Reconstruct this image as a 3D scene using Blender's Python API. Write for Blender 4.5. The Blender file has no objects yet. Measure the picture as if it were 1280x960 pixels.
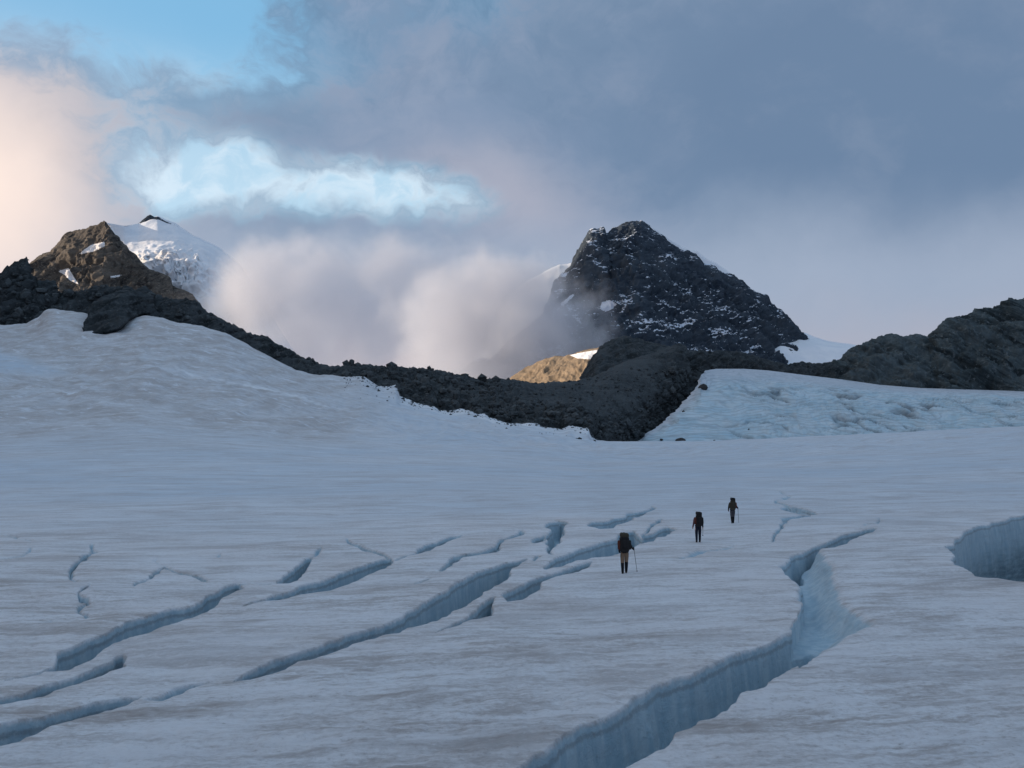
import bpy, bmesh, math, random
import numpy as np
from mathutils import Vector, Matrix

random.seed(4)
SC = bpy.context.scene
COL = SC.collection
R = math.radians

# ------------------------------------------------------------------ camera
F = 1100.0                       # focal length in pixels of a 1280 wide picture
CAM_Z = 6.4                      # the photographer stands on a snow rise above the glacier
TH = math.atan(64 / F)           # camera tilted slightly up
cT, sT = math.cos(TH), math.sin(TH)
cam_d = bpy.data.cameras.new('camera')
cam = bpy.data.objects.new('camera', cam_d)
COL.objects.link(cam)
cam.location = (0, 0, CAM_Z)
cam.rotation_euler = (math.pi / 2 + TH, 0, 0)
cam_d.sensor_width = 36
cam_d.lens = 36 * F / 1280
cam_d.clip_start = 0.2
cam_d.clip_end = 60000
SC.camera = cam


def ray(px, py):
    """direction (x per metre of y, z per metre of y) seen at a photo position"""
    a = (np.asarray(px, float) - 640) / F
    b = (480 - np.asarray(py, float)) / F
    q = cT - b * sT
    return a / q, (sT + b * cT) / q


def pt(px, py, Y):
    x, z = ray(px, py)
    return np.stack([x * Y, np.ones_like(x) * Y, CAM_Z + z * Y], -1)


def dirn(px, py):
    x, z = ray(px, py)
    v = Vector((float(x), 1.0, float(z)))
    return v.normalized()


# ------------------------------------------------------------------ light
SUN_TO = Vector((-0.95, 0.03, 0.150)).normalized()      # low evening sun at the left
SUN_EL = math.asin(SUN_TO.z)
SUN_ROT = math.atan2(SUN_TO.x, SUN_TO.y)
sun_d = bpy.data.lights.new('sun', 'SUN')
sun_d.energy = 4.6
sun_d.angle = R(0.6)
sun_d.color = (1.0, 0.80, 0.60)
sun = bpy.data.objects.new('sun', sun_d)
COL.objects.link(sun)
sun.rotation_euler = SUN_TO.to_track_quat('Z', 'Y').to_euler()
sun.location = SUN_TO * 5000

SC.view_settings.view_transform = 'Standard'
SC.view_settings.look = 'None'
SC.view_settings.gamma = 1
SC.view_settings.exposure = 0.36
SC.render.engine = 'CYCLES'
SC.cycles.use_denoising = True
SC.cycles.max_bounces = 8
SC.cycles.diffuse_bounces = 3
SC.cycles.volume_bounces = 6
SC.cycles.volume_step_rate = 1.0
SC.cycles.volume_max_steps = 128


class NG:
    """small helper to write node graphs"""
    def __init__(self, tree):
        self.t = tree
        self.n = tree.nodes
        self.l = tree.links

    def put(self, sock, v):
        if isinstance(v, bpy.types.NodeSocket):
            self.l.new(v, sock)
        elif v is not None:
            if isinstance(v, (tuple, list)) and len(v) == 3 and sock.type == 'RGBA':
                v = (*v, 1)
            sock.default_value = v

    def new(self, typ, **kw):
        nd = self.n.new(typ)
        for k, v in kw.items():
            setattr(nd, k, v)
        return nd

    def m(self, op, a, b=None, c=None, clamp=False):
        nd = self.new('ShaderNodeMath', operation=op)
        nd.use_clamp = clamp
        self.put(nd.inputs[0], a)
        if b is not None:
            self.put(nd.inputs[1], b)
        if c is not None:
            self.put(nd.inputs[2], c)
        return nd.outputs[0]

    def vm(self, op, a, b=None, scale=None):
        nd = self.new('ShaderNodeVectorMath', operation=op)
        self.put(nd.inputs[0], a)
        if b is not None:
            self.put(nd.inputs[1], b)
        if scale is not None:
            self.put(nd.inputs['Scale'], scale)
        return nd.outputs['Value'] if op in ('DOT_PRODUCT', 'LENGTH') else nd.outputs['Vector']

    def mix(self, f, a, b):
        nd = self.new('ShaderNodeMix', data_type='RGBA')
        nd.clamp_factor = True
        self.put(nd.inputs[0], f)
        self.put(nd.inputs[6], a)
        self.put(nd.inputs[7], b)
        return nd.outputs[2]

    def ss(self, v, lo, hi, a=0.0, b=1.0):
        nd = self.new('ShaderNodeMapRange', interpolation_type='SMOOTHSTEP')
        self.put(nd.inputs[0], v)
        for i, q in enumerate((lo, hi, a, b)):
            self.put(nd.inputs[i + 1], q)
        return nd.outputs[0]

    def noise(self, vec, scale=1.0, detail=4.0, rough=0.55, dist=0.0, col=False):
        nd = self.new('ShaderNodeTexNoise')
        self.put(nd.inputs['Vector'], vec)
        nd.inputs['Scale'].default_value = scale
        nd.inputs['Detail'].default_value = detail
        nd.inputs['Roughness'].default_value = rough
        nd.inputs['Distortion'].default_value = dist
        return nd.outputs['Color'] if col else nd.outputs['Fac']

    def mapping(self, vec, rot=(0, 0, 0), scale=(1, 1, 1), loc=(0, 0, 0)):
        nd = self.new('ShaderNodeMapping')
        self.put(nd.inputs[0], vec)
        nd.inputs['Rotation'].default_value = rot
        nd.inputs['Scale'].default_value = scale
        nd.inputs['Location'].default_value = loc
        return nd.outputs[0]

    def attr(self, name):
        nd = self.new('ShaderNodeAttribute', attribute_name=name)
        return nd.outputs['Fac']


# ------------------------------------------------------------------ sky
W = bpy.data.worlds.new('World')
SC.world = W
W.use_nodes = True
W.node_tree.nodes.clear()
g = NG(W.node_tree)
sky = g.new('ShaderNodeTexSky', sky_type='NISHITA')
sky.sun_disc = False
sky.sun_elevation = SUN_EL
sky.sun_rotation = SUN_ROT
sky.altitude = 2000
D = g.new('ShaderNodeTexCoord').outputs['Generated']
D = g.vm('NORMALIZE', D)
wv = g.vm('SUBTRACT', g.noise(D, 5.0, 5, 0.55, col=True), (0.5, 0.5, 0.5))
Dw = g.vm('ADD', D, g.vm('SCALE', wv, scale=0.11))


def blob(px, py, sx, sy, rot=0.0, power=1.0):
    """soft elliptical patch of the sky round the direction seen at px, py; sizes in radians"""
    c = dirn(px, py)
    t1 = Vector((c.y, -c.x, 0)).normalized()
    t2 = t1.cross(c).normalized()
    if t2.z < 0:
        t2 = -t2
    q1 = t1 * math.cos(rot) + t2 * math.sin(rot)
    q2 = -t1 * math.sin(rot) + t2 * math.cos(rot)
    a = g.vm('DOT_PRODUCT', Dw, tuple(q1 / sx))
    b = g.vm('DOT_PRODUCT', Dw, tuple(q2 / sy))
    r2 = g.m('ADD', g.m('MULTIPLY', a, a), g.m('MULTIPLY', b, b))
    front = g.ss(g.vm('DOT_PRODUCT', Dw, tuple(c)), 0.0, 0.25)
    return g.m('MULTIPLY', g.m('EXPONENT', g.m('MULTIPLY', r2, -1.0)), front)


def add(*vs):
    s = vs[0]
    for v in vs[1:]:
        s = g.m('ADD', s, v)
    return s


big = g.noise(g.vm('MULTIPLY', Dw, (1, 1, 1.7)), 3.2, 6, 0.55)
fine = g.noise(g.vm('MULTIPLY', Dw, (1, 1, 1.6)), 9.0, 6, 0.6)
wisp = g.noise(g.vm('MULTIPLY', Dw, (1, 1, 1.5)), 17.0, 7, 0.62, 0.5)
holes = add(
    g.m('MULTIPLY', blob(70, -14, 0.20, 0.062, -0.04), 1.8),
    g.m('MULTIPLY', blob(260, 30, 0.07, 0.05, 0.1), 0.5),
    blob(205, 243, 0.050, 0.034, 0.2),
    blob(285, 222, 0.060, 0.034, 0.0),
    g.m('MULTIPLY', blob(375, 238, 0.05, 0.024, 0.0), 0.6),
    blob(440, 230, 0.055, 0.034, -0.1),
    blob(530, 236, 0.070, 0.026, -0.15),
    g.m('MULTIPLY', blob(610, -10, 0.12, 0.06, 0.1), 0.40),
    g.m('MULTIPLY', blob(150, 130, 0.06, 0.05, 0.3), 0.30),
    g.m('MULTIPLY', blob(160, 190, 0.05, 0.04, 0.3), 0.35),
)
# broken cloud overhead and round the frame
Z = g.vm('DOT_PRODUCT', D, (0, 0, 1))
over = g.m('MULTIPLY', g.ss(Z, 0.50, 0.80), g.ss(big, 0.46, 0.60))
cover = g.m('SUBTRACT', add(1.08, g.m('MULTIPLY', g.m('SUBTRACT', fine, 0.5), 1.5), g.m('MULTIPLY', g.m('SUBTRACT', wisp, 0.5), 1.6),
                            g.m('MULTIPLY', g.m('SUBTRACT', big, 0.5), 0.4)),
            g.m('ADD', g.m('MULTIPLY', holes, 0.98), g.m('MULTIPLY', over, 0.9)))
gate = g.m('MAXIMUM', g.ss(holes, 0.06, 0.60), g.ss(Z, 0.55, 0.70))
open_ = g.m('MULTIPLY', g.ss(cover, 1.08, -0.05), gate)
cover = g.m('MAXIMUM', g.ss(cover, 0.10, 0.92), g.m('SUBTRACT', 1.0, gate))
# colour of the cloud
c_grey = (0.155, 0.228, 0.335)
c_dark = (0.120, 0.185, 0.290)
c_light = (0.300, 0.355, 0.455)
c_pink = (0.375, 0.345, 0.385)
c_warm = (0.80, 0.665, 0.60)
cc = g.mix(g.ss(big, 0.35, 0.65), c_grey, (0.205, 0.270, 0.385))
cc = g.mix(g.m('MULTIPLY', g.ss(add(g.m('MULTIPLY', fine, 0.6), g.m('MULTIPLY', wisp, 0.4)), 0.44, 0.66), 0.55), cc, (0.26, 0.315, 0.42))
cc = g.mix(g.m('MULTIPLY', g.ss(wisp, 0.52, 0.34), 0.25), cc, (0.12, 0.18, 0.28))
cc = g.mix(g.m('MULTIPLY', add(blob(1150, 130, 0.36, 0.15), blob(1350, 60, 0.4, 0.22)), 0.8, clamp=True), cc, c_dark)
cc = g.mix(g.m('MULTIPLY', g.ss(add(g.m('MULTIPLY', big, 0.5), g.m('MULTIPLY', fine, 0.5)), 0.46, 0.62), 0.30), cc, (0.215, 0.265, 0.36))
cc = g.mix(g.m('MULTIPLY', g.ss(Z, 0.50, 0.85), 0.85), cc, (0.43, 0.555, 0.71))
low = g.ss(g.vm('DOT_PRODUCT', Dw, (0, 0, 1)), 0.275, 0.17)
cc = g.mix(g.m('MULTIPLY', low, 0.75), cc, c_light)
low2 = g.ss(g.vm('DOT_PRODUCT', Dw, (0, 0, 1)), 0.17, 0.05)
cc = g.mix(g.m('MULTIPLY', low2, 0.8), cc, c_pink)
cc = g.mix(g.m('MULTIPLY', blob(630, 240, 0.10, 0.045, -0.4), 0.45), cc, (0.45, 0.42, 0.47))
cc = g.mix(g.m('MULTIPLY', blob(480, 450, 0.17, 0.05), 0.6), cc, (0.56, 0.47, 0.46))
# thin bright veil where the cloud opens
veil0 = g.mix(g.ss(Z, 0.42, 0.27), (0.20, 0.47, 0.72), (0.48, 0.68, 0.82))
veil = g.mix(g.m('MULTIPLY', g.m('MULTIPLY', g.ss(wisp, 0.38, 0.60), 0.8), g.ss(Z, 0.40, 0.30)), veil0, (0.72, 0.84, 0.92))
cc = g.mix(g.m('MULTIPLY', open_, 0.92), cc, veil)
cover = g.m('MAXIMUM', cover, g.m('MULTIPLY', open_, g.ss(Z, 0.75, 0.50, 0.2, 0.75)))
# cloud lit by the low sun, brighter towards it beyond the left edge
warm = add(blob(-75, 235, 0.135, 0.15), g.m('MULTIPLY', g.ss(g.vm('DOT_PRODUCT', Dw, tuple(Vector((-0.95, -0.05, 0.22)).normalized())), 0.62, 0.95), 1.0))
cc = g.mix(g.m('MULTIPLY', g.m('MULTIPLY', warm, 1.0, clamp=True), g.m('SUBTRACT', 1.0, g.m('MULTIPLY', open_, 0.8))), cc, c_warm)
b1 = g.new('ShaderNodeBackground')
g.l.new(sky.outputs[0], b1.inputs[0])
b1.inputs[1].default_value = 0.13
b2 = g.new('ShaderNodeBackground')
g.put(b2.inputs[0], cc)
b2.inputs[1].default_value = 1.0
mx = g.new('ShaderNodeMixShader')
g.put(mx.inputs[0], cover)
g.l.new(b1.outputs[0], mx.inputs[1])
g.l.new(b2.outputs[0], mx.inputs[2])
wo = g.new('ShaderNodeOutputWorld')
g.l.new(mx.outputs[0], wo.inputs[0])


# ------------------------------------------------------------------ noise in numpy
def _h(ix, iy, iz, seed):
    h = (ix.astype(np.uint32) * np.uint32(374761393) + iy.astype(np.uint32) * np.uint32(668265263)
         + iz.astype(np.uint32) * np.uint32(2147483647 & 0x9E3779B1) + np.uint32(seed * 974711 + 11))
    h = (h ^ (h >> np.uint32(13))) * np.uint32(1274126177)
    h = (h ^ (h >> np.uint32(16))) * np.uint32(2246822519)
    return h ^ (h >> np.uint32(15))


def per2(x, y, seed=0):
    x = np.asarray(x, np.float32); y = np.asarray(y, np.float32)
    fx = np.floor(x); fy = np.floor(y)
    ix = fx.astype(np.int32); iy = fy.astype(np.int32)
    x = x - fx; y = y - fy
    u = x * x * x * (x * (x * 6 - 15) + 10); v = y * y * y * (y * (y * 6 - 15) + 10)
    z = np.zeros_like(ix)

    def gr(dx, dy):
        a = _h(ix + dx, iy + dy, z, seed).astype(np.float32) * np.float32(2 * np.pi / 4294967296.0)
        return np.cos(a) * (x - dx) + np.sin(a) * (y - dy)
    a = gr(0, 0); b = gr(1, 0); c = gr(0, 1); d = gr(1, 1)
    return 1.5 * ((a * (1 - u) + b * u) * (1 - v) + (c * (1 - u) + d * u) * v)


def per3(x, y, z, seed=0):
    x = np.asarray(x, np.float32); y = np.asarray(y, np.float32); z = np.asarray(z, np.float32)
    fx = np.floor(x); fy = np.floor(y); fz = np.floor(z)
    ix = fx.astype(np.int32); iy = fy.astype(np.int32); iz = fz.astype(np.int32)
    x = x - fx; y = y - fy; z = z - fz
    u = x * x * x * (x * (x * 6 - 15) + 10)
    v = y * y * y * (y * (y * 6 - 15) + 10)
    w = z * z * z * (z * (z * 6 - 15) + 10)

    def gr(dx, dy, dz):
        h = _h(ix + dx, iy + dy, iz + dz, seed)
        a = ((h & np.uint32(1023)).astype(np.float32) / 511.5 - 1)
        b = (((h >> np.uint32(10)) & np.uint32(1023)).astype(np.float32) / 511.5 - 1)
        c = (((h >> np.uint32(20)) & np.uint32(1023)).astype(np.float32) / 511.5 - 1)
        return a * (x - dx) + b * (y - dy) + c * (z - dz)

    def lx(dy, dz):
        return gr(0, dy, dz) * (1 - u) + gr(1, dy, dz) * u
    return 1.3 * ((lx(0, 0) * (1 - v) + lx(1, 0) * v) * (1 - w) + (lx(0, 1) * (1 - v) + lx(1, 1) * v) * w)


def ridged(p, scale, octs, seed, gain=0.55, lac=2.1):
    """ridged fractal, about 0..1"""
    s = 0; a = 1.0; t = 0
    q = p / scale
    for o in range(octs):
        n = 1 - np.abs(per3(q[..., 0], q[..., 1], q[..., 2], seed + o)) * 1.6
        s = s + a * n; t += a
        a *= gain; q = q * lac
    return s / t


def fbm(p, scale, octs, seed, gain=0.5):
    s = 0; a = 1.0; q = p / scale
    for o in range(octs):
        s = s + a * per3(q[..., 0], q[..., 1], q[..., 2], seed + o)
        a *= gain; q = q * 2.07
    return s


def sstep(lo, hi, x):
    t = np.clip((x - lo) / (hi - lo), 0, 1)
    return t * t * (3 - 2 * t)


# ------------------------------------------------------------------ object helpers
def link(name, me, mat=None, parent=None, kind=None, label=None, cat=None, group=None, smooth=True):
    o = bpy.data.objects.new(name, me)
    COL.objects.link(o)
    if mat is not None:
        for mm in (mat if isinstance(mat, (list, tuple)) else [mat]):
            me.materials.append(mm)
    if parent is not None:
        o.parent = parent
    tag(o, kind, label, cat, group)
    if smooth and len(me.polygons):
        me.polygons.foreach_set('use_smooth', np.ones(len(me.polygons), bool))
    return o


def tag(o, kind=None, label=None, cat=None, group=None):
    for k, v in (('kind', kind), ('label', label), ('category', cat), ('group', group)):
        if v:
            o[k] = v


def grid_mesh(name, P, attrs=None, flip=False):
    """P (rows, cols, 3) -> mesh of quads"""
    r, c = P.shape[:2]
    me = bpy.data.meshes.new(name)
    me.vertices.add(r * c)
    me.vertices.foreach_set('co', P.reshape(-1).astype(np.float32))
    i = np.arange(r * c, dtype=np.int32).reshape(r, c)
    q = np.stack([i[:-1, :-1], i[:-1, 1:], i[1:, 1:], i[1:, :-1]], -1).reshape(-1, 4)
    if flip:
        q = q[:, ::-1]
    nf = len(q)
    me.loops.add(nf * 4)
    me.loops.foreach_set('vertex_index', np.ascontiguousarray(q.reshape(-1)))
    me.polygons.add(nf)
    me.polygons.foreach_set('loop_start', np.arange(nf, dtype=np.int32) * 4)
    for k, v in (attrs or {}).items():
        a = me.attributes.new(k, 'FLOAT', 'POINT')
        a.data.foreach_set('value', np.ascontiguousarray(v.reshape(-1).astype(np.float32)))
    me.update(calc_edges=True)
    return me


# ------------------------------------------------------------------ materials
def mat(name, rough=0.8, spec=0.3):
    m = bpy.data.materials.new(name)
    m.use_nodes = True
    gg = NG(m.node_tree)
    b = m.node_tree.nodes['Principled BSDF']
    b.inputs['Roughness'].default_value = rough
    b.inputs['Specular IOR Level'].default_value = spec
    return m, gg, b


def bump(gg, b, h, strength=0.3, dist=0.1):
    n = gg.new('ShaderNodeBump')
    n.inputs['Strength'].default_value = strength
    n.inputs['Distance'].default_value = dist
    gg.put(n.inputs['Height'], h)
    gg.l.new(n.outputs[0], b.inputs['Normal'])


def pos(gg):
    return gg.new('ShaderNodeNewGeometry').outputs['Position']


def nrm_z(gg):
    s = gg.new('ShaderNodeSeparateXYZ')
    gg.l.new(gg.new('ShaderNodeNewGeometry').outputs['Normal'], s.inputs[0])
    return s.outputs[2]


STREAK = R(7)


def glacier_material():
    m, gg, b = mat('glacier_snow', 0.62, 0.35)
    p = pos(gg)
    st = gg.mapping(gg.mapping(p, rot=(0, 0, -STREAK)), scale=(0.22, 1.0, 0.6))
    n1 = gg.noise(st, 0.6, 8, 0.68, 0.3)
    n2 = gg.noise(st, 2.8, 8, 0.72, 0.2)
    n3 = gg.noise(p, 0.16, 4, 0.5)
    n4 = gg.noise(p, 6.0, 5, 0.7)
    clean = (0.69, 0.725, 0.775)
    old = (0.60, 0.585, 0.60)
    dirt = (0.38, 0.35, 0.34)
    blue = (0.43, 0.55, 0.67)
    c = gg.mix(gg.ss(n3, 0.35, 0.65), old, clean)
    d1 = gg.ss(gg.m('ADD', gg.m('MULTIPLY', n1, 0.65), gg.m('MULTIPLY', n2, 0.35)), 0.50, 0.66)
    dirty = gg.attr('dirt')
    n5 = gg.noise(gg.mapping(p, scale=(0.75, 1.0, 1.0)), 7.0, 7, 0.75)
    gt = gg.m('ADD', gg.m('MULTIPLY', n1, 0.30), gg.m('ADD', gg.m('MULTIPLY', n2, 0.38), gg.m('MULTIPLY', n5, 0.32)))
    c = gg.mix(gg.ss(gt, 0.43, 0.59), gg.mix(0.5, c, (0.80, 0.815, 0.845)), gg.mix(gg.m('ADD', 0.50, gg.m('MULTIPLY', dirty, 0.35)), c, (0.42, 0.40, 0.40)))
    c = gg.mix(gg.m('MULTIPLY', d1, dirty), c, dirt)
    d2 = gg.ss(n2, 0.52, 0.72)
    c = gg.mix(gg.m('MULTIPLY', d2, gg.m('MULTIPLY', dirty, 0.75)), c, (0.37, 0.335, 0.325))
    d3 = gg.ss(n1, 0.46, 0.36)
    c = gg.mix(gg.m('MULTIPLY', d3, 0.55), c, (0.70, 0.71, 0.75))
    c = gg.mix(gg.m('MULTIPLY', gg.ss(n4, 0.55, 0.75), 0.22), c, (0.30, 0.29, 0.30))
    n6 = gg.noise(gg.mapping(gg.mapping(p, rot=(0, 0, -STREAK)), scale=(0.10, 0.42, 0.6)), 1.0, 6, 0.62, 0.4)
    c = gg.mix(gg.m('MULTIPLY', gg.ss(n6, 0.54, 0.68), gg.m('MULTIPLY', dirty, 0.85)), c, (0.30, 0.265, 0.25))
    c = gg.mix(gg.m('MULTIPLY', gg.ss(n6, 0.44, 0.32), 0.6), c, (0.74, 0.75, 0.78))
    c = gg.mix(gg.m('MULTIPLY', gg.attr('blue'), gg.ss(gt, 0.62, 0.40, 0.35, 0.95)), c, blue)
    c = gg.mix(gg.m('MULTIPLY', gg.attr('white'), gg.ss(n3, 0.40, 0.60)), c, (0.74, 0.76, 0.79))
    c = gg.mix(gg.m('MULTIPLY', gg.attr('old'), gg.ss(gg.m('ADD', n3, gg.m('MULTIPLY', n2, 0.6)), 0.62, 0.95, 0.25, 0.9)), c, (0.42, 0.395, 0.39))
    n7 = gg.noise(gg.mapping(gg.mapping(p, rot=(0, 0, 0.25)), scale=(0.5, 0.8, 1.0)), 0.28, 8, 0.72, 0.3)
    c = gg.mix(gg.m('MULTIPLY', gg.attr('old'), gg.ss(n7, 0.50, 0.62)), c, (0.40, 0.38, 0.38))
    c = gg.mix(gg.m('MULTIPLY', gg.m('MAXIMUM', gg.attr('old'), gg.m('MULTIPLY', gg.attr('blue'), 0.5)), gg.ss(n7, 0.46, 0.36)), c, (0.70, 0.74, 0.80))
    n8 = gg.noise(gg.mapping(gg.mapping(p, rot=(0, 0, -0.10)), scale=(0.16, 0.55, 1.0)), 0.45, 8, 0.74, 0.2)
    c = gg.mix(gg.m('MULTIPLY', gg.ss(n8, 0.50, 0.64), 0.45), c, (0.40, 0.395, 0.41))
    c = gg.mix(gg.m('MULTIPLY', gg.ss(n8, 0.46, 0.34), 0.40), c, (0.76, 0.78, 0.82))
    # bare ice in the crevasse walls
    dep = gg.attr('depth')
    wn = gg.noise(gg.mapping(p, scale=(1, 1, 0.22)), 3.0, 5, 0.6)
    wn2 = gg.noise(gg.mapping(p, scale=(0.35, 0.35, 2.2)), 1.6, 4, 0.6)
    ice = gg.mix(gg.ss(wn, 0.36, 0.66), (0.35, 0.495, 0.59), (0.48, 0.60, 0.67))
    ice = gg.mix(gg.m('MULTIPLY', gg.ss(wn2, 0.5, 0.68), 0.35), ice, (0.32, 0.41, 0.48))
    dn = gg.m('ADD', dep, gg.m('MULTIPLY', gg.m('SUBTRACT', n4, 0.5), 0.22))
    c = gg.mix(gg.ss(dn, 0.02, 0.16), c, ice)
    c = gg.mix(gg.m('MULTIPLY', gg.ss(dep, 1.2, 4.0), gg.ss(wn2, 0.30, 0.62, 0.45, 1.0)), c, (0.15, 0.215, 0.255))  # shade of the deep hole painted into the ice colour, darker with depth
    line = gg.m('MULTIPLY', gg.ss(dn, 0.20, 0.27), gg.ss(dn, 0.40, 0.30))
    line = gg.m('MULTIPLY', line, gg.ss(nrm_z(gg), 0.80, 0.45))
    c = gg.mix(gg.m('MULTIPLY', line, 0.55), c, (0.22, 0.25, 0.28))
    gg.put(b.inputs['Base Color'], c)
    c = gg.mix(gg.m('MULTIPLY', gg.ss(n5, 0.56, 0.72), gg.m('ADD', 0.16, gg.m('MULTIPLY', dirty, 0.5))), c, (0.26, 0.245, 0.25))
    c = gg.mix(gg.m('MULTIPLY', gg.ss(n5, 0.45, 0.30), 0.35), c, (0.78, 0.80, 0.83))
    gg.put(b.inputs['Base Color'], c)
    hb = gg.m('ADD', gg.m('MULTIPLY', n2, 0.45), gg.m('MULTIPLY', n5, 0.55))
    bump(gg, b, gg.m('ADD', hb, gg.m('MULTIPLY', wn, 0.2)), 0.8, 0.16)
    return m


def snow_material(name, c0, c1, scale, dirt=None, bs=0.3):
    m, gg, b = mat(name, 0.65, 0.3)
    p = pos(gg)
    n = gg.noise(p, scale, 6, 0.6)
    c = gg.mix(gg.ss(n, 0.35, 0.65), c0, c1)
    if dirt:
        n2 = gg.noise(gg.mapping(p, scale=(0.25, 0.6, 1.6)), scale * 2.5, 6, 0.65, 0.6)
        c = gg.mix(gg.m('MULTIPLY', gg.ss(n2, 0.52, 0.68), gg.attr('dirt')), c, dirt)
    gg.put(b.inputs['Base Color'], c)
    bump(gg, b, gg.noise(p, scale * 4, 6, 0.65), bs, 0.6 / max(scale, 1e-3) * 0.05)
    return m


def rock_material(name, dark, mid, light, scale, snow=0.0, tilt=(0.5, 0.3, 0.0), stretch=(0.5, 1, 2.4), snow_col=(0.72, 0.77, 0.84), bd=1.0):
    m, gg, b = mat(name, 0.9, 0.15)
    p = pos(gg)
    q = gg.mapping(gg.mapping(p, rot=tilt), scale=stretch)
    n1 = gg.noise(q, scale, 7, 0.65, 0.6)
    n2 = gg.noise(p, scale * 5, 6, 0.7)
    n3 = gg.noise(p, scale * 0.28, 3, 0.5)
    c = gg.mix(gg.ss(n1, 0.36, 0.6), dark, mid)
    c = gg.mix(gg.m('MULTIPLY', gg.ss(n2, 0.52, 0.7), 0.7), c, light)
    c = gg.mix(gg.m('MULTIPLY', gg.ss(n3, 0.48, 0.66), 0.5), c, tuple(0.55 * a_ + 0.45 * b_ for a_, b_ in zip(mid, light)))
    c = gg.mix(gg.m('MULTIPLY', gg.attr('scree'), gg.ss(n2, 0.35, 0.6, 0.5, 1.0)), c, (0.066, 0.075, 0.082))
    if snow:
        nz = nrm_z(gg)
        s1 = gg.noise(gg.mapping(p, scale=(0.8, 1, 2.0)), scale * 3.4, 5, 0.72)
        s2 = gg.noise(p, scale * 0.42, 4, 0.6)
        v = gg.m('ADD', gg.m('MULTIPLY', nz, 0.42), gg.m('ADD', gg.m('MULTIPLY', s1, 1.0), gg.m('MULTIPLY', s2, 0.95)))
        k = gg.ss(v, 1.475 - snow, 1.515 - snow)
        c = gg.mix(k, c, snow_col)
    c = gg.mix(gg.ss(gg.m('ADD', gg.attr('snow'), gg.m('MULTIPLY', gg.m('SUBTRACT', n2, 0.5), 0.7)), 0.45, 0.55), c, snow_col)
    gg.put(b.inputs['Base Color'], c)
    bump(gg, b, gg.m('ADD', n1, gg.m('MULTIPLY', n2, 0.5)), 0.8, bd)
    return m


def plain(name, col, rough=0.8, scale=40.0, var=0.25, spec=0.2):
    m, gg, b = mat(name, rough, spec)
    o = gg.new('ShaderNodeTexCoord').outputs['Object']
    n = gg.noise(o, scale, 4, 0.6)
    gg.put(b.inputs['Base Color'], gg.mix(n, tuple(v * (1 - var) for v in col), tuple(min(1, v * (1 + var)) for v in col)))
    bump(gg, b, n, 0.2, 0.01)
    return m


# ------------------------------------------------------------------ glacier surface
EDGE = np.array([(-1500, 300), (-700, 345), (-300, 380), (-60, 404), (0, 405), (30, 405), (45, 398), (52, 390), (58, 386.5), (66, 385.5), (75, 388), (107, 394), (130, 401),
                 (150, 400), (163, 396), (180, 393), (200, 396), (220, 402), (250, 406), (280, 416), (300, 426),
                 (320, 436), (345, 450), (370, 463), (385, 467), (400, 469), (455, 470), (462, 475), (472, 482), (490, 483), (495, 481), (500, 497),
                 (520, 503), (543, 506), (549, 511), (560, 512), (575, 508), (590, 510), (597, 516), (606, 515), (612, 520), (630, 525), (640, 528),
                 (655, 527), (670, 527), (680, 531), (700, 533), (712, 530), (735, 533), (737, 542), (746, 550), (760, 551.5), (860, 551.5), (1000, 546),
                 (1100, 541), (1200, 536), (1280, 531.5), (1500, 520), (2500, 480)], float)
EDGE_Y = np.array([(-1500, 430), (0, 450), (180, 440), (400, 420), (560, 400), (740, 370), (900, 340), (1280, 310), (2500, 280)], float)


def edge_at(px):
    e = np.interp(px, EDGE[:, 0], EDGE[:, 1])
    Ye = np.interp(px, EDGE_Y[:, 0], EDGE_Y[:, 1])
    _, zz = ray(px, e)
    return Ye, CAM_Z + zz * Ye


def base_z(X, Y):
    px = 640 + F * cT * X / np.maximum(Y, 1.0)
    px = np.clip(px, -1500, 2500)
    Ye, zE = edge_at(px)
    # smooth hill shape far from the exact rim, exact rim at the edge
    es = np.interp(px, [-1500, -300, 0, 180, 300, 400, 520, 640, 745, 860, 1280, 2500],
                   [300, 380, 401, 396, 426, 468, 503, 528, 551, 551.5, 531.5, 480])
    _, zs = ray(px, es)
    zS = CAM_Z + zs * Ye
    t = np.clip((Y - 88) / (Ye - 88), 0, 1)
    p = np.interp(px, [-300, 200, 420, 600, 760, 1280], [2.1, 2.1, 2.0, 1.8, 1.5, 1.35])
    z = zS * t ** p + (zE - zS) * sstep(0.86, 1.0, t)
    z = np.where(Y > Ye, zE - (Y - Ye) * 0.7, z)
    # the snow rise on which the photographer stands
    r2 = (X / 7.0) ** 2 + (np.maximum(Y, 0) / 5.0) ** 2 + (np.minimum(Y, 0) / 60.0) ** 2
    return z + (CAM_Z - 1.65) * np.exp(-r2)


ext = lambda *p: list(p)
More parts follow.
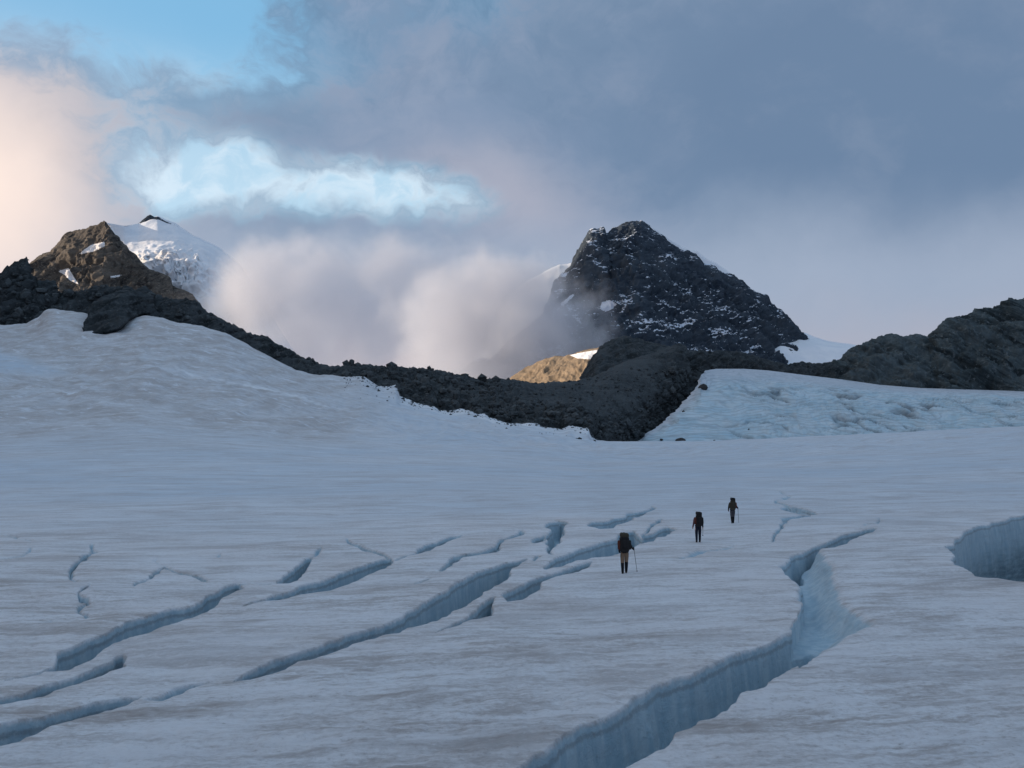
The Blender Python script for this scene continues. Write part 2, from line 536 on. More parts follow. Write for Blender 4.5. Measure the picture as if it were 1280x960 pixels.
# crevasses: outline in photo positions, depth (m), footprint of the wall (m)
CREV = [
    # long middle crevasse
    ([(286, 843), (314, 828), (360, 814), (408, 798), (450, 784), (477, 775), (509, 761), (532, 751), (561, 739), (582, 726), (597, 718), (618, 710), (637, 705), (649, 701), (658, 700),
      (653, 706), (643, 712), (640, 720), (632, 728), (620, 737), (603, 746), (582, 755), (551, 768), (530, 775), (498, 787), (440, 802), (417, 813), (372, 824), (333, 836)], 2.6, 0.15),
    ([(-140, 921), (-60, 908), (0, 897), (27, 892), (85, 876), (120, 866), (150, 861), (183, 857), (153, 870), (128, 880), (95, 890), (65, 900), (37, 911), (0, 925), (-60, 947), (-140, 975)], 2.4, 0.20),
    ([(180, 866), (200, 856), (220, 847), (245, 841), (268, 839), (248, 847), (225, 856), (205, 864)], 0.9, 0.35),
    ([(-140, 893), (-60, 875), (0, 860), (25, 854), (60, 841), (95, 832), (125, 820), (147, 809), (156, 807), (159, 824), (140, 829), (105, 839), (80, 847), (50, 859), (0, 870), (-60, 888), (-140, 903)], 1.8, 0.15),
    ([(47, 827), (67, 819), (75, 804), (110, 792), (140, 782), (155, 772), (180, 765), (207, 757), (237, 751), (265, 741), (287, 732), (302, 727), (305, 735), (275, 746), (262, 756), (240, 765),
      (212, 776), (180, 787), (155, 792), (125, 804), (115, 814), (85, 824)], 2.2, 0.20),
    ([(303, 752), (326, 747), (353, 739), (376, 730), (408, 721), (429, 713), (445, 706), (463, 700), (481, 695), (493, 694), (495, 701), (484, 710), (459, 720), (438, 729), (408, 737), (383, 741), (349, 747)], 2.4, 0.20),
    ([(509, 694), (523, 685), (533, 677), (548, 673), (560, 670), (576, 667), (572, 671), (556, 676), (538, 686), (527, 688)], 1.6, 0.20),
    ([(341, 726), (351, 715), (367, 703), (378, 693), (386, 690), (387, 700), (378, 713), (372, 721), (358, 726)], 2.0, 0.20),
    ([(661, 678), (668, 671), (681, 668), (679, 677), (668, 679)], 1.6, 0.4),
    ([(679, 672), (684, 665), (691, 662), (685, 660), (684, 655), (689, 651), (686, 646), (696, 651), (705, 654), (712, 660), (712, 668), (703, 673), (697, 680), (691, 693), (687, 692), (687, 682), (680, 679)], 1.8, 0.4),
    ([(680, 710), (693, 698), (703, 693), (728, 685), (749, 679), (763, 674), (776, 666), (793, 663), (801, 667), (804, 674), (808, 657), (818, 652), (829, 647), (830, 650), (815, 657), (809, 668),
      (832, 660), (847, 663), (826, 672), (807, 679), (793, 684), (756, 695), (728, 702), (700, 710), (683, 713)], 2.4, 0.35),
    ([(626, 745), (637, 740), (653, 732), (670, 726), (687, 720), (707, 713), (728, 706), (741, 703), (743, 709), (728, 715), (701, 722), (678, 732), (668, 742), (653, 749), (637, 751)], 1.8, 0.16),
    ([(543, 789), (566, 776), (589, 764), (603, 753), (618, 746), (621, 747), (614, 766), (599, 770), (572, 779)], 1.8, 0.16),
    ([(736, 659), (751, 653), (773, 646), (790, 639), (798, 638), (821, 631), (819, 635), (801, 642), (787, 653), (767, 662), (745, 663)], 2.0, 0.4),
    ([(838, 702), (870, 690), (895, 685), (925, 681), (900, 689), (870, 698), (850, 703)], 0.45, 0.7),
    # the big crevasse at the right
    ([(1090, 666), (1072, 667), (1054, 673), (1028, 682), (1007, 688), (989, 697), (979, 715), (980, 730), (992, 737), (995, 751), (1007, 765), (1010, 780), (986, 789), (944, 807), (900, 824),
      (860, 843), (819, 858), (762, 888), (714, 910), (681, 935), (612, 960), (480, 1020), (300, 1110), (560, 1110), (690, 1010), (770, 960), (823, 935), (852, 911), (896, 890), (957, 858), (989, 838), (1007, 832),
      (1016, 825), (1031, 811, .3), (1042, 800, .8), (1029, 777, .85), (1016, 757, .85), (1008, 744, .8), (1005, 730, .75), (1006, 718, .65), (1014, 706, .5), (1026, 697, .3), (1031, 687), (1060, 682), (1078, 675)], 2.6, 0.32),
    # the wide hole at the right edge
    ([(1480, 640), (1400, 632), (1340, 635), (1280, 644), (1258, 649), (1242, 653), (1225, 659), (1206, 668), (1191, 677), (1184, 689), (1185, 701), (1196, 716), (1220, 727), (1240, 730), (1280, 734),
      (1340, 738), (1420, 735), (1500, 715), (1530, 675)], 12.0, 0.9),
]


def thin(pts, w, D, foot=0.3):
    up = []; dn = []
    n = len(pts)
    rr = random.Random(int(pts[0][0] * 7 + n))
    for i, (x, y) in enumerate(pts):
        k = w * 1.3 * (0.4 + 0.6 * math.sin(math.pi * (i + 0.5) / n)) * rr.uniform(0.55, 1.25) / 2
        a = pts[max(0, i - 1)]; b_ = pts[min(n - 1, i + 1)]
        dx, dy = b_[0] - a[0], (b_[1] - a[1])
        L = math.hypot(dx, dy) or 1
        nx, ny = -dy / L, dx / L
        up.append((x + nx * k * 1.4, y + ny * k)); dn.append((x - nx * k * 1.4, y - ny * k))
    CREV.append((up + dn[::-1], D, foot))


NBIG = len(CREV)
thin([(436, 672), (440, 677), (450, 683), (463, 686), (478, 690), (488, 694)], 4.5, 1.0)
thin([(178, 864), (190, 860), (205, 856)], 3.0, 0.8)
thin([(262, 841), (275, 843), (292, 842)], 3.0, 0.8)
thin([(5, 838), (30, 832), (52, 827), (72, 820)], 3.0, 0.8)
thin([(300, 730), (318, 727), (342, 725)], 2.6, 0.6)
thin([(495, 700), (503, 696), (511, 692), (520, 688)], 3.0, 0.8)
thin([(548, 714), (561, 707), (567, 702), (572, 698), (582, 695), (595, 692), (610, 688), (622, 684), (628, 676), (639, 670), (655, 664)], 5.5, 1.3)
thin([(662, 704), (668, 699), (676, 695)], 4, 0.8)
thin([(977, 617), (984, 622), (974, 628), (984, 636), (998, 638), (1024, 642), (1000, 647), (983, 652), (977, 660), (973, 666), (961, 677)], 4.5, 1.3)
thin([(121, 674), (119, 682), (105, 694), (96, 702), (89, 712), (93, 718), (96, 727)], 5.5, 1.0)
thin([(110, 732), (98, 738), (93, 742), (100, 746), (114, 748)], 4.5, 1.2)
thin([(113, 749), (102, 754), (99, 757), (107, 763), (113, 762)], 5.5, 0.9)
thin([(194, 695), (204, 706), (192, 715), (185, 724), (169, 729)], 5.0, 1.0)
thin([(205, 706), (222, 710), (238, 715), (252, 720), (261, 723), (260, 727)], 3.6, 0.9)
thin([(-20, 655), (10, 664), (38, 672), (40, 680), (25, 690), (0, 696), (-30, 702)], 2.6, 0.5)
thin([(404, 682), (395, 686), (386, 691)], 2.6, 0.7)
thin([(52, 770), (60, 771), (68, 768)], 3.5, 0.5)
thin([(928, 632), (932, 628), (936, 624)], 2.5, 0.7)
thin([(1078, 663), (1095, 657), (1112, 650)], 2.2, 0.6)
thin([(536, 724), (524, 728), (512, 731)], 2.5, 0.5)
thin([(268, 690), (276, 689)], 4, 0.4)
thin([(345, 727), (334, 729), (322, 730)], 2.2, 0.5)

# soft hollow to the right of the big crevasse
HOLLOW_RIM = [(1028, 690), (1040, 699), (1052, 730), (1068, 762), (1097, 783), (1064, 802), (1030, 816), (1012, 830)]
HOLLOW = HOLLOW_RIM + [(1000, 838), (985, 795), (1004, 783, .8), (1000, 757, .8), (988, 735, .6), (990, 712, .5), (1010, 696, .2)]


def ground_poly(pts):
    p = np.array([(q[0], q[1], q[2] if len(q) > 2 else 0.0) for q in pts], float)
    x, z = ray(p[:, 0], p[:, 1])
    Y = -(CAM_Z + p[:, 2]) / z
    return np.stack([x * Y, Y], -1)


def sd_poly(X, Y, poly):
    """signed distance, positive inside"""
    d = np.full(X.shape, 1e9); ins = np.zeros(X.shape, bool)
    n = len(poly)
    for i in range(n):
        ax, ay = poly[i]; bx, by = poly[(i + 1) % n]
        ex, ey = bx - ax, by - ay
        wx, wy = X - ax, Y - ay
        t = np.clip((wx * ex + wy * ey) / (ex * ex + ey * ey + 1e-12), 0, 1)
        d = np.minimum(d, (wx - t * ex) ** 2 + (wy - t * ey) ** 2)
        if ay != by:
            ins ^= ((ay > Y) != (by > Y)) & (X < ex * (Y - ay) / ey + ax)
    d = np.sqrt(d)
    return np.where(ins, d, -d)


GP = [(ground_poly(p), Dp, ft) for p, Dp, ft in CREV]
GH = ground_poly(HOLLOW)


def crevasse_depth(X, Y):
    wx = X + 0.10 * per2(X / 0.9, Y / 0.9, 21) + 0.035 * per2(X / 0.33, Y / 0.33, 22) + 0.012 * np.clip(Y - 20, 0, 60) * per2(X / 2.4, Y / 4.0, 25)
    wy = Y + 0.14 * per2(X / 0.9, Y / 0.9, 23) + 0.04 * per2(X / 0.33, Y / 0.33, 24) + 0.012 * np.clip(Y - 20, 0, 60) * per2(X / 2.4, Y / 4.0, 26)
    dep = np.zeros(X.shape); lip = np.zeros(X.shape)
    for poly, Dp, ft in GP + [(GH, -1, 0)]:
        big_one = abs(Dp - 2.6) < 1e-6 and ft > 0.3
        mnx, mny = poly.min(0) - 1.5; mxx, mxy = poly.max(0) + 1.5
        k = (X > mnx) & (X < mxx) & (Y > mny) & (Y < mxy)
        if not k.any():
            continue
        s = sd_poly(wx[k], wy[k], poly)
        if np.all(np.asarray(Dp) > 0):
            if big_one:
                w_ = sstep(27.5, 30.5, Y[k]) * sstep(43, 38, Y[k])
                Dp = 2.6 - 1.45 * w_; ft = 0.32 + 0.5 * w_
            fw = np.maximum(ft, 0.0065 * Y[k])
            dd = Dp * (0.75 * sstep(0, fw, s) + 0.25 * np.clip(s / (fw * 3), 0, 1))
            lp = 0.015 * np.exp(-(np.minimum(s, 0) / 0.12) ** 2) + 0.02 * np.exp(-(np.minimum(s, 0) / 0.6) ** 2)
            lip[k] = np.maximum(lip[k], lp)
        else:
            dr = np.full(s.shape, 1e9)
            for i in range(len(HOLLOW_RIM) - 1):
                (ax, ay), (bx, by) = GH[i], GH[i + 1]
                ex, ey = bx - ax, by - ay
                t = np.clip(((wx[k] - ax) * ex + (wy[k] - ay) * ey) / (ex * ex + ey * ey), 0, 1)
                dr = np.minimum(dr, np.hypot(wx[k] - ax - t * ex, wy[k] - ay - t * ey))
            dd = np.where(s > 0, 0.85 * sstep(0, 1.5, dr), 0)
        dep[k] = np.maximum(dep[k], dd)
    return dep, lip


CA, SA = math.cos(STREAK), math.sin(STREAK)


def band_phase(X, Y):
    return base_z(X, Y) * 1.25 + 0.035 * X + 7.0 * per2(X / 48, Y / 80, 41) + 2.2 * per2(X / 14, Y / 25, 42)


def relief(X, Y):
    s = X * CA + Y * SA; t = -X * SA + Y * CA
    fp = np.maximum(Y, 8.0) ** 2 / 7040.0
    z = np.zeros(X.shape)
    for lam, amp, st, seed in ((0.34, 0.026, 1.5, 2), (0.9, 0.055, 2.0, 3), (2.2, 0.085, 2.0, 4), (6.0, 0.13, 2, 5), (17, 0.24, 1.6, 6), (45, 0.5, 2, 7)):
        w = np.clip(lam / (3.5 * fp) - 0.3, 0, 1)
        if lam < 3:
            w = w * (0.55 + 0.45 * sstep(-0.3, 0.4, per2(X / 14, Y / 14, 9)))
        z += w * amp * per2(s / (lam * st), t / lam, seed)
    # sun cups
    w = np.clip(0.5 / (3 * fp) - 0.3, 0, 1)
    z += 0.024 * w * per2(X / 0.45, Y / 0.5, 12) + 0.012 * np.clip(0.22 / (3 * fp) - 0.3, 0, 1) * per2(X / 0.22, Y / 0.2, 13)
    z = z * (1 - 0.75 * np.exp(-((Y - 60) / 45) ** 2) * 0) 
    # rougher old snow in bands on the slope at the left
    h = sstep(150, 300, Y)
    z += h * 0.5 * np.sin(band_phase(X, Y)) * sstep(-0.2, 0.5, per2(X / 40, Y / 70, 19))
    z += h * (1.7 * per2(X / 40, Y / 60, 14) + 1.1 * per2(X / 14, Y / 26, 15) + 0.65 * per2(X / 5, Y / 12, 16) + 0.3 * per2(X / 2.2, Y / 8, 17))
    return z


def height(X, Y, full=False):
    b = base_z(X, Y)
    dep, lip = crevasse_depth(X, Y)
    px = 640 + F * cT * X / np.maximum(Y, 1.0)
    rim = np.interp(px, EDGE_Y[:, 0], EDGE_Y[:, 1])
    calm = np.where(px > 745, 0.15, 0.5)
    rl = relief(X, Y) * (1 - (1 - calm) * sstep(-90, -8, Y - rim))
    z = b + rl - dep - lip
    return (z, dep, px) if full else z


def build_glacier():
    u_in = np.arange(-70, 1351, 1.45)
    left = 640 - (710 * np.geomspace(1.0, 7.0, 46)[1:])[::-1]
    right = 640 + (711 * np.geomspace(1.0, 7.0, 46)[1:])
    pxs = np.concatenate([left, u_in, right])
    u = (pxs - 640) / F / cT
    nr = 860
    Ys = np.concatenate([np.geomspace(9.0, 60, 700), np.geomspace(60, 300, 700)[1:], np.linspace(300, 520, 500)[1:]])
    # monitor function: rows crowd where the crevasse lips are seen
    gx = np.arange(-80, 1361, 4.0); gy = np.arange(600, 1060, 2.0)
    GX, GY = np.meshgrid(gx, gy)
    mon = np.zeros(GX.shape)
    for p, Dp, ft in CREV[:NBIG]:
        q = np.array([v_[:2] for v_ in p], float)
        k = (GX > q[:, 0].min() - 14) & (GX < q[:, 0].max() + 14) & (GY > q[:, 1].min() - 14) & (GY < q[:, 1].max() + 14)
        if k.any():
            s = np.abs(sd_poly(GX[k], GY[k], q))
            mon[k] = np.maximum(mon[k], np.exp(-(s / 4.0) ** 2))
    for _ in range(26):
        mon[:, 1:-1] = 0.25 * mon[:, :-2] + 0.5 * mon[:, 1:-1] + 0.25 * mon[:, 2:]
    P = np.zeros((nr, len(pxs)))
    for j, (pxv, uv) in enumerate(zip(pxs, u)):
        zb = base_z(uv * Ys, Ys)
        sl = (zb - CAM_Z) / Ys
        py = 480 - F * (sl * cT - sT) / (cT + sl * sT)
        pm = np.minimum.accumulate(py)
        cf = float(np.clip((pxv + 80) / 4, 0, len(gx) - 1.001)); col = int(cf); cf -= col
        mv = np.interp(pm, gy, mon[:, col] * (1 - cf) + mon[:, col + 1] * cf, left=0, right=0)
        bw = np.abs(np.diff(pm)); ex = bw * 2.6 * 0.5 * (mv[1:] + mv[:-1])
        bw = bw * np.where(pm[1:] > 985, 0.12, 1.0)
        ex *= min(1.0, 0.42 * bw.sum() / max(ex.sum(), 1e-6))
        w = bw + ex + np.diff(Ys) * 0.08 + 1e-4
        cs = np.concatenate([[0], np.cumsum(w)])
        P[:, j] = np.interp(np.linspace(0, cs[-1], nr), cs, Ys)
    # calm the row positions sideways
    for _ in range(60):
        P[:, 1:-1] = 0.25 * P[:, :-2] + 0.5 * P[:, 1:-1] + 0.25 * P[:, 2:]
    Y = P; X = u[None, :] * P
    z, dep, px = height(X, Y, True)
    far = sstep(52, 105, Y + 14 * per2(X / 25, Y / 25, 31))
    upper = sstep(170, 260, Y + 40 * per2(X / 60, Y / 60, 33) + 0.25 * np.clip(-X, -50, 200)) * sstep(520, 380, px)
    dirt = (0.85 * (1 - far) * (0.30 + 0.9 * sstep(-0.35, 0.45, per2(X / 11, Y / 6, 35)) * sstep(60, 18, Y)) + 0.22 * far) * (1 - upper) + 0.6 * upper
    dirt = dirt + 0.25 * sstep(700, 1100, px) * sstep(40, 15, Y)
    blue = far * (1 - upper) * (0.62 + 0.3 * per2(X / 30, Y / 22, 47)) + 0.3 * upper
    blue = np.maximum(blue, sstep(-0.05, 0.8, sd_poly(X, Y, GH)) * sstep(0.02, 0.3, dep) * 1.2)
    bp = np.sin(band_phase(X, Y))
    dirt = dirt + upper * (0.28 * bp + 0.25 * per2(X / 9, Y / 20, 43)) 
    py_ = 480 - F * ((z - CAM_Z) / Y * cT - sT) / (cT + (z - CAM_Z) / Y * sT)
    lobe = sstep(-7, 16, sd_poly(px, py_, np.array([(-140, 420), (0, 432), (48, 447), (112, 471), (60, 474), (0, 472), (-140, 476)], float)))
    dirt = dirt * (1 - lobe); blue = np.maximum(blue, lobe)
    streak = sstep(2.5, 0.8, np.abs(py_ - np.interp(px, [205, 218, 240, 300, 330, 370, 400, 470], [450, 458, 470, 480, 485, 495, 506, 520])) + 2.2 * per2(px / 9, py_ / 4, 44)) * sstep(200, 230, px) * sstep(470, 400, px)
    rimY = edge_at(np.clip(px, -1500, 2500))[0]
    white = np.maximum(streak * 0.9, sstep(-42, -12, Y - rimY + 16 * per2(X / 12, Y / 12, 45)) * sstep(470, 520, px) * sstep(760, 740, px))
    dirt = dirt * (1 - white)
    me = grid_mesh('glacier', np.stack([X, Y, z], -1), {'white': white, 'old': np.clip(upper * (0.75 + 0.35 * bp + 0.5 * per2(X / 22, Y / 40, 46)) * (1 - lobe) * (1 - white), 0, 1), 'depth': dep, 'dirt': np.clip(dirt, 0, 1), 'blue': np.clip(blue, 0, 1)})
    return me


GLAC = glacier_material()
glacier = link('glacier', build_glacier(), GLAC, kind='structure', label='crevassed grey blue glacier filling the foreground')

# the snow rise behind and beneath the camera
xx = np.linspace(-180, 180, 181)
yy = np.concatenate([np.linspace(-160, -12, 60), np.linspace(-11, 9.0, 60)])
XX, YY = np.meshgrid(xx, yy)
zz = base_z(XX, YY) + 0.05 * per2(XX / 3, YY / 3, 3) - 0.03
link('snow_slope', grid_mesh('snow_slope', np.stack([XX, YY, zz], -1), {'white': XX * 0, 'old': XX * 0, 'depth': XX * 0, 'dirt': XX * 0 + 0.4, 'blue': XX * 0}), GLAC, kind='structure')


# ------------------------------------------------------------------ rock and snow mountains, lofted between ridge lines
def resample(line, px):
    a = np.array(line, float)
    py = np.interp(px, a[:, 0], a[:, 1])
    Y = np.interp(px, a[:, 0], a[:, 2])
    return py, Y


def loft(px, lines, rows, disp, seed=0, jag=0.0, jag_scale=8.0):
    """lines from the near foot over the crest to the far foot, each [(px, py, depth)...];
    rows: rows per gap; disp(P, v, px) -> (outward, upward) displacement"""
    Ls = []
    for ln in lines:
        py, Y = resample(ln, px)
        Ls.append(pt(px, py, Y))
    P = []; V = []
    for i in range(len(Ls) - 1):
        n = rows[i]
        t = np.linspace(0, 1, n, endpoint=(i == len(Ls) - 2))[:, None, None]
        P.append(Ls[i][None] * (1 - t) + Ls[i + 1][None] * t)
        V.append((i + t[:, :, 0]) * np.ones((1, len(px))))
    P = np.concatenate(P); V = np.concatenate(V)
    for _ in range(2):       # round the folds between the lines a little
        keep = P.copy()
        P[1:-1] = 0.25 * P[:-2] + 0.5 * P[1:-1] + 0.25 * P[2:]
        cr = np.abs(V - round(V.max() - 1)) < 1e-6
        P[cr] = keep[cr]
    dv = np.gradient(P, axis=0); du = np.gradient(P, axis=1)
    n = np.cross(du, dv)
    n /= np.linalg.norm(n, axis=-1, keepdims=True) + 1e-9
    if n[len(n) // 4, :, 1].mean() > 0:
        n = -n
    o, up = disp(P, V, px[None, :] * np.ones_like(V))
    P = P + n * o[..., None]
    P[..., 2] += up
    return P, V


def poly_mask(px, py, poly, soft=2.0):
    return sstep(-soft, soft, sd_poly(px, py, np.array(poly, float)))


def proj(P):
    sl = (P[..., 2] - CAM_Z) / P[..., 1]
    u = P[..., 0] / P[..., 1]
    q = 1 / (cT + sl * sT)
    return 640 + F * u * q, 480 - F * (sl * cT - sT) * q


ROCK_NEAR = rock_material('rock_near', (0.015, 0.020, 0.023), (0.048, 0.058, 0.065), (0.125, 0.135, 0.14), 0.10, tilt=(0, 0.6, 0), stretch=(0.5, 1, 2.2), bd=1.4)
ROCK_RIGHT = rock_material('rock_right', (0.018, 0.026, 0.030), (0.078, 0.103, 0.114), (0.18, 0.215, 0.23), 0.045, tilt=(0.0, -0.60, 0.0), stretch=(0.35, 0.6, 2.4), bd=2.0)
ROCK_PEAK = rock_material('rock_peak', (0.018, 0.028, 0.043), (0.043, 0.059, 0.080), (0.080, 0.102, 0.125), 0.035, snow=0.105, bd=3.0, snow_col=(0.62, 0.68, 0.78))
ROCK_BROWN = rock_material('rock_brown', (0.030, 0.029, 0.030), (0.105, 0.092, 0.080), (0.27, 0.235, 0.20), 0.03, tilt=(0, 0.9, 0), bd=4.0, snow_col=(0.80, 0.80, 0.82))
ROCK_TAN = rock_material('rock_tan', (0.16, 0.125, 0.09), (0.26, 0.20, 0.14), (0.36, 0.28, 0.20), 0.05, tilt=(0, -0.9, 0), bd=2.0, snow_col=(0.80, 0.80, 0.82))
SNOW_FAR = snow_material('snow_far', (0.70, 0.74, 0.80), (0.80, 0.82, 0.86), 0.02)


def near_ridge():
    px = np.arange(-260, 1140, 1.15)
    crest = [(-260, 250, 560), (-120, 300, 520), (-40, 352, 500), (0, 343, 495), (15, 330, 495), (27, 323, 495), (33, 319, 495), (36, 322, 495), (36.5, 340, 495), (45, 351, 495), (68, 352, 495), (70, 365, 495),
             (90, 366, 490), (105, 363, 490), (120, 358, 488), (128, 357, 486), (145, 360, 482), (158, 357, 480), (170, 362, 480), (180, 358, 480), (190, 366, 480), (205, 372, 478),
             (215, 374, 476), (235, 373, 474), (248, 378, 472), (256, 388, 472), (270, 395, 470), (285, 403, 470), (300, 410, 468), (313, 418, 466), (335, 421, 465), (342, 428, 464),
             (360, 436, 462), (380, 447, 460), (392, 449, 460), (398, 455, 460), (412, 458, 460), (425, 458, 462), (440, 454, 465), (455, 455, 468), (480, 458, 475), (498, 458, 480),
             (510, 461, 485), (530, 460, 490), (545, 463, 500), (560, 466, 510), (580, 470, 525), (600, 474, 540), (612, 476, 550), (625, 473, 555), (640, 475, 560), (655, 477, 570),
             (670, 479, 580), (680, 478, 590), (700, 477, 605), (720, 476, 620), (740, 472, 640), (760, 462, 660), (780, 452, 680), (800, 446, 695), (825, 438, 710), (838, 434, 715), (850, 429, 720),
             (856, 433, 722), (862, 441, 724), (875, 437, 728), (890, 439, 732), (905, 438, 735), (925, 440, 740), (940, 444, 745), (955, 449, 750), (970, 453, 755), (985, 456, 760), (995, 454, 765), (1003, 452, 768),
             (1020, 455, 775), (1040, 453, 785), (1060, 455, 795), (1140, 470, 830)]
    foot_px = np.array([q[0] for q in EDGE if -300 < q[0] < 900] + [1000, 1140])
    e = np.interp(foot_px, EDGE[:, 0], EDGE[:, 1])
    eY = np.interp(foot_px, EDGE_Y[:, 0], EDGE_Y[:, 1])
    foot = []
    for a, b, c in zip(foot_px, e, eY):
        k = sstep(760, 900, a)
        es = b + 14 if a < 740 else 582 - 82 * k
        if a < 420:
            es = np.interp(a, [-300, 0, 60, 160, 400], [420, 422, 420, 420, 482])
        foot.append((a, es, c + 3 + 400 * k))
    mid = []
    for a in np.arange(-260, 1141, 20.0):
        cy, cY = np.interp(a, [q[0] for q in crest], [q[1] for q in crest]), np.interp(a, [q[0] for q in crest], [q[2] for q in crest])
        fy, fY = np.interp(a, [q[0] for q in foot], [q[1] for q in foot]), np.interp(a, [q[0] for q in foot], [q[2] for q in foot])
        k = np.interp(a, [500, 600, 840, 900], [0.55, 0.55, 0.5, 0.5])     # moraine shelf in the middle
        kd = np.interp(a, [480, 600, 700, 860, 900], [0.45, 0.28, 0.18, 0.3, 0.5])
        mid.append((a, fy + (cy - fy) * k, fY + (cY - fY) * kd))
    back = [(a, b + 60, c + 60) for a, b, c in crest]

    def disp(P, V, px_):
        q = P.copy()
        q[..., 0] = P[..., 0] * 0.80 + P[..., 2] * 0.6
        q[..., 2] = (-P[..., 0] * 0.6 + P[..., 2] * 0.80) * 2.6
        left = sstep(480, 380, px_)
        r = ridged(q, 22, 6, 40, gain=0.6) - 0.55
        r2 = ridged(P, 13, 5, 45, gain=0.6) - 0.55
        r = r * left + r2 * (1 - left)
        f = fbm(P, 4.0, 3, 50)
        a = 0.22 + 0.78 * np.clip(np.abs(V - 2) / 0.5, 0, 1)
        shelf = sstep(620, 690, px_) * sstep(860, 800, px_) * sstep(0.6, 1.0, V)
        a = a * (1 - 0.65 * shelf)
        k = 11.0 * np.clip(np.interp(px_, [-200, 0, 260, 400, 560, 800, 1140], [1.2, 1.1, 0.8, 0.5, 0.9, 1.2, 1.1]), 0, 2)
        n1 = per2(px_ / 5.0, V * 0, 60) + 0.6 * per2(px_ / 2.2, V * 0 + 3, 61)
        up = 0.7 * n1 * np.exp(-((V - 2) / 0.15) ** 2)
        return a * (k * r + 1.0 * f), up

    P, V = loft(px, [foot, mid, crest, back], [48, 52, 16], disp)
    return link('rock_ridge', grid_mesh('rock_ridge', P, {'snow': V * 0, 'scree': sstep(560, 660, px[None, :] + 0 * V) * sstep(870, 800, px[None, :] + 0 * V) * sstep(0.7, 1.15, V + 0.25 * fbm(P, 20, 3, 48)) * 0.5}), ROCK_NEAR, kind='structure', label='dark broken rock ridge crossing behind the glacier')


RIDGE = near_ridge()


def outcrop():
    px = np.arange(103, 192, 0.8)
    foot = [(103, 421, 412), (120, 417.5, 412), (140, 413.5, 412), (150, 409.5, 412), (157, 402, 420), (164, 397, 434), (180, 391, 452), (206, 396, 460)]
    under = [(a, b + 10, c + 26) for a, b, c in foot]
    top = [(103, 419, 413), (106, 410, 420), (109, 396, 428), (111, 388, 434), (118, 378, 440), (130, 370, 445), (150, 364, 452), (170, 364, 458), (206, 376, 464)]
    back = [(a, b + 16, c + 22) for a, b, c in top]

    def disp(P, V, px_):
        q = P.copy()
        q[..., 0] = P[..., 0] * 0.80 + P[..., 2] * 0.6
        q[..., 2] = (-P[..., 0] * 0.6 + P[..., 2] * 0.80) * 2.6
        r = ridged(q, 18, 6, 47, gain=0.6) - 0.55
        a = 0.25 + 0.75 * np.clip(1.2 - np.abs(V - 1.5) * 2.2, 0, 1)
        return a * 7 * r, 0.5 * per2(px_ / 4.0, V * 0, 62) * np.exp(-((V - 1.0) / 0.2) ** 2)
    P, V = loft(px, [under, foot, top, back], [8, 60, 12], disp)
    return link('rock_outcrop', grid_mesh('rock_outcrop', P, {'snow': V * 0}), ROCK_NEAR, kind='structure', label='slanted dark rock outcrop standing out of the snow slope')


outcrop()


def right_rock():
    px = np.arange(1015, 1560, 1.3)
    crest = [(1015, 470, 800), (1035, 456, 800), (1050, 449, 800), (1060, 443, 800), (1075, 432, 802), (1090, 423, 804), (1105, 420, 806), (1115, 418, 808), (1125, 422, 808), (1138, 421, 810), (1150, 420, 812),
             (1162, 422, 812), (1175, 408, 816), (1190, 397, 820), (1205, 394, 822), (1230, 387, 826), (1252, 381, 830), (1262, 374, 832), (1270, 373, 832), (1280, 377, 834), (1350, 362, 840), (1560, 300, 850)]
    foot = [(1015, 480, 770), (1100, 492, 745), (1280, 500, 730), (1560, 500, 720)]
    mid = [(a, 0.5 * (b + 492), 0.45 * c + 0.55 * 745) for a, b, c in crest]
    back = [(a, b + 70, c + 90) for a, b, c in crest]

    def disp(P, V, px_):
        q = P.copy()
        q[..., 0] = P[..., 0] * 0.85 - P[..., 2] * 0.5
        q[..., 2] = (P[..., 0] * 0.5 + P[..., 2] * 0.85) * 2.0
        r = ridged(q, 38, 6, 70, gain=0.62) - 0.55
        f = fbm(P, 6.0, 3, 80)
        a = 0.4 + 0.6 * np.clip(np.abs(V - 2) / 0.5, 0, 1)
        n1 = per2(px_ / 6.0, V * 0, 64) + 0.6 * per2(px_ / 2.5, V * 0 + 3, 65)
        return a * (24 * r + 1.6 * f), 0.9 * n1 * np.exp(-((V - 2) / 0.15) ** 2)
    P, V = loft(px, [foot, mid, crest, back], [46, 56, 16], disp)
    return link('rock_buttress', grid_mesh('rock_buttress', P, {'snow': V * 0}), ROCK_RIGHT, kind='structure', label='layered dark rock buttress above the blue ice slope')


BUTT = right_rock()


def spur():
    px = np.arange(728, 935, 1.1)
    crest = [(728, 470, 800), (736, 456, 805), (742, 445, 810), (747, 435, 815), (757, 429, 820), (767, 425, 825), (778, 421, 830), (790, 421, 835), (802, 424, 840), (815, 429, 840), (830, 433, 840), (850, 438, 840), (935, 450, 840)]
    foot = [(728, 490, 690), (935, 480, 760)]
    back = [(a + 10, b + 40, c + 80) for a, b, c in crest]

    def disp(P, V, px_):
        r = ridged(P, 30, 6, 90) - 0.55
        a = 0.4 + 0.6 * np.clip(np.abs(V - 1) / 0.4, 0, 1)
        n1 = per2(px_ / 5.0, V * 0, 66) + 0.6 * per2(px_ / 2.2, V * 0 + 3, 67)
        return a * 13 * r, 1.0 * n1 * np.exp(-((V - 1) / 0.15) ** 2)
    P, V = loft(px, [foot, crest, back], [60, 16], disp)
    link('rock_spur', grid_mesh('rock_spur', P, {'snow': V * 0}), ROCK_NEAR, kind='structure')


spur()


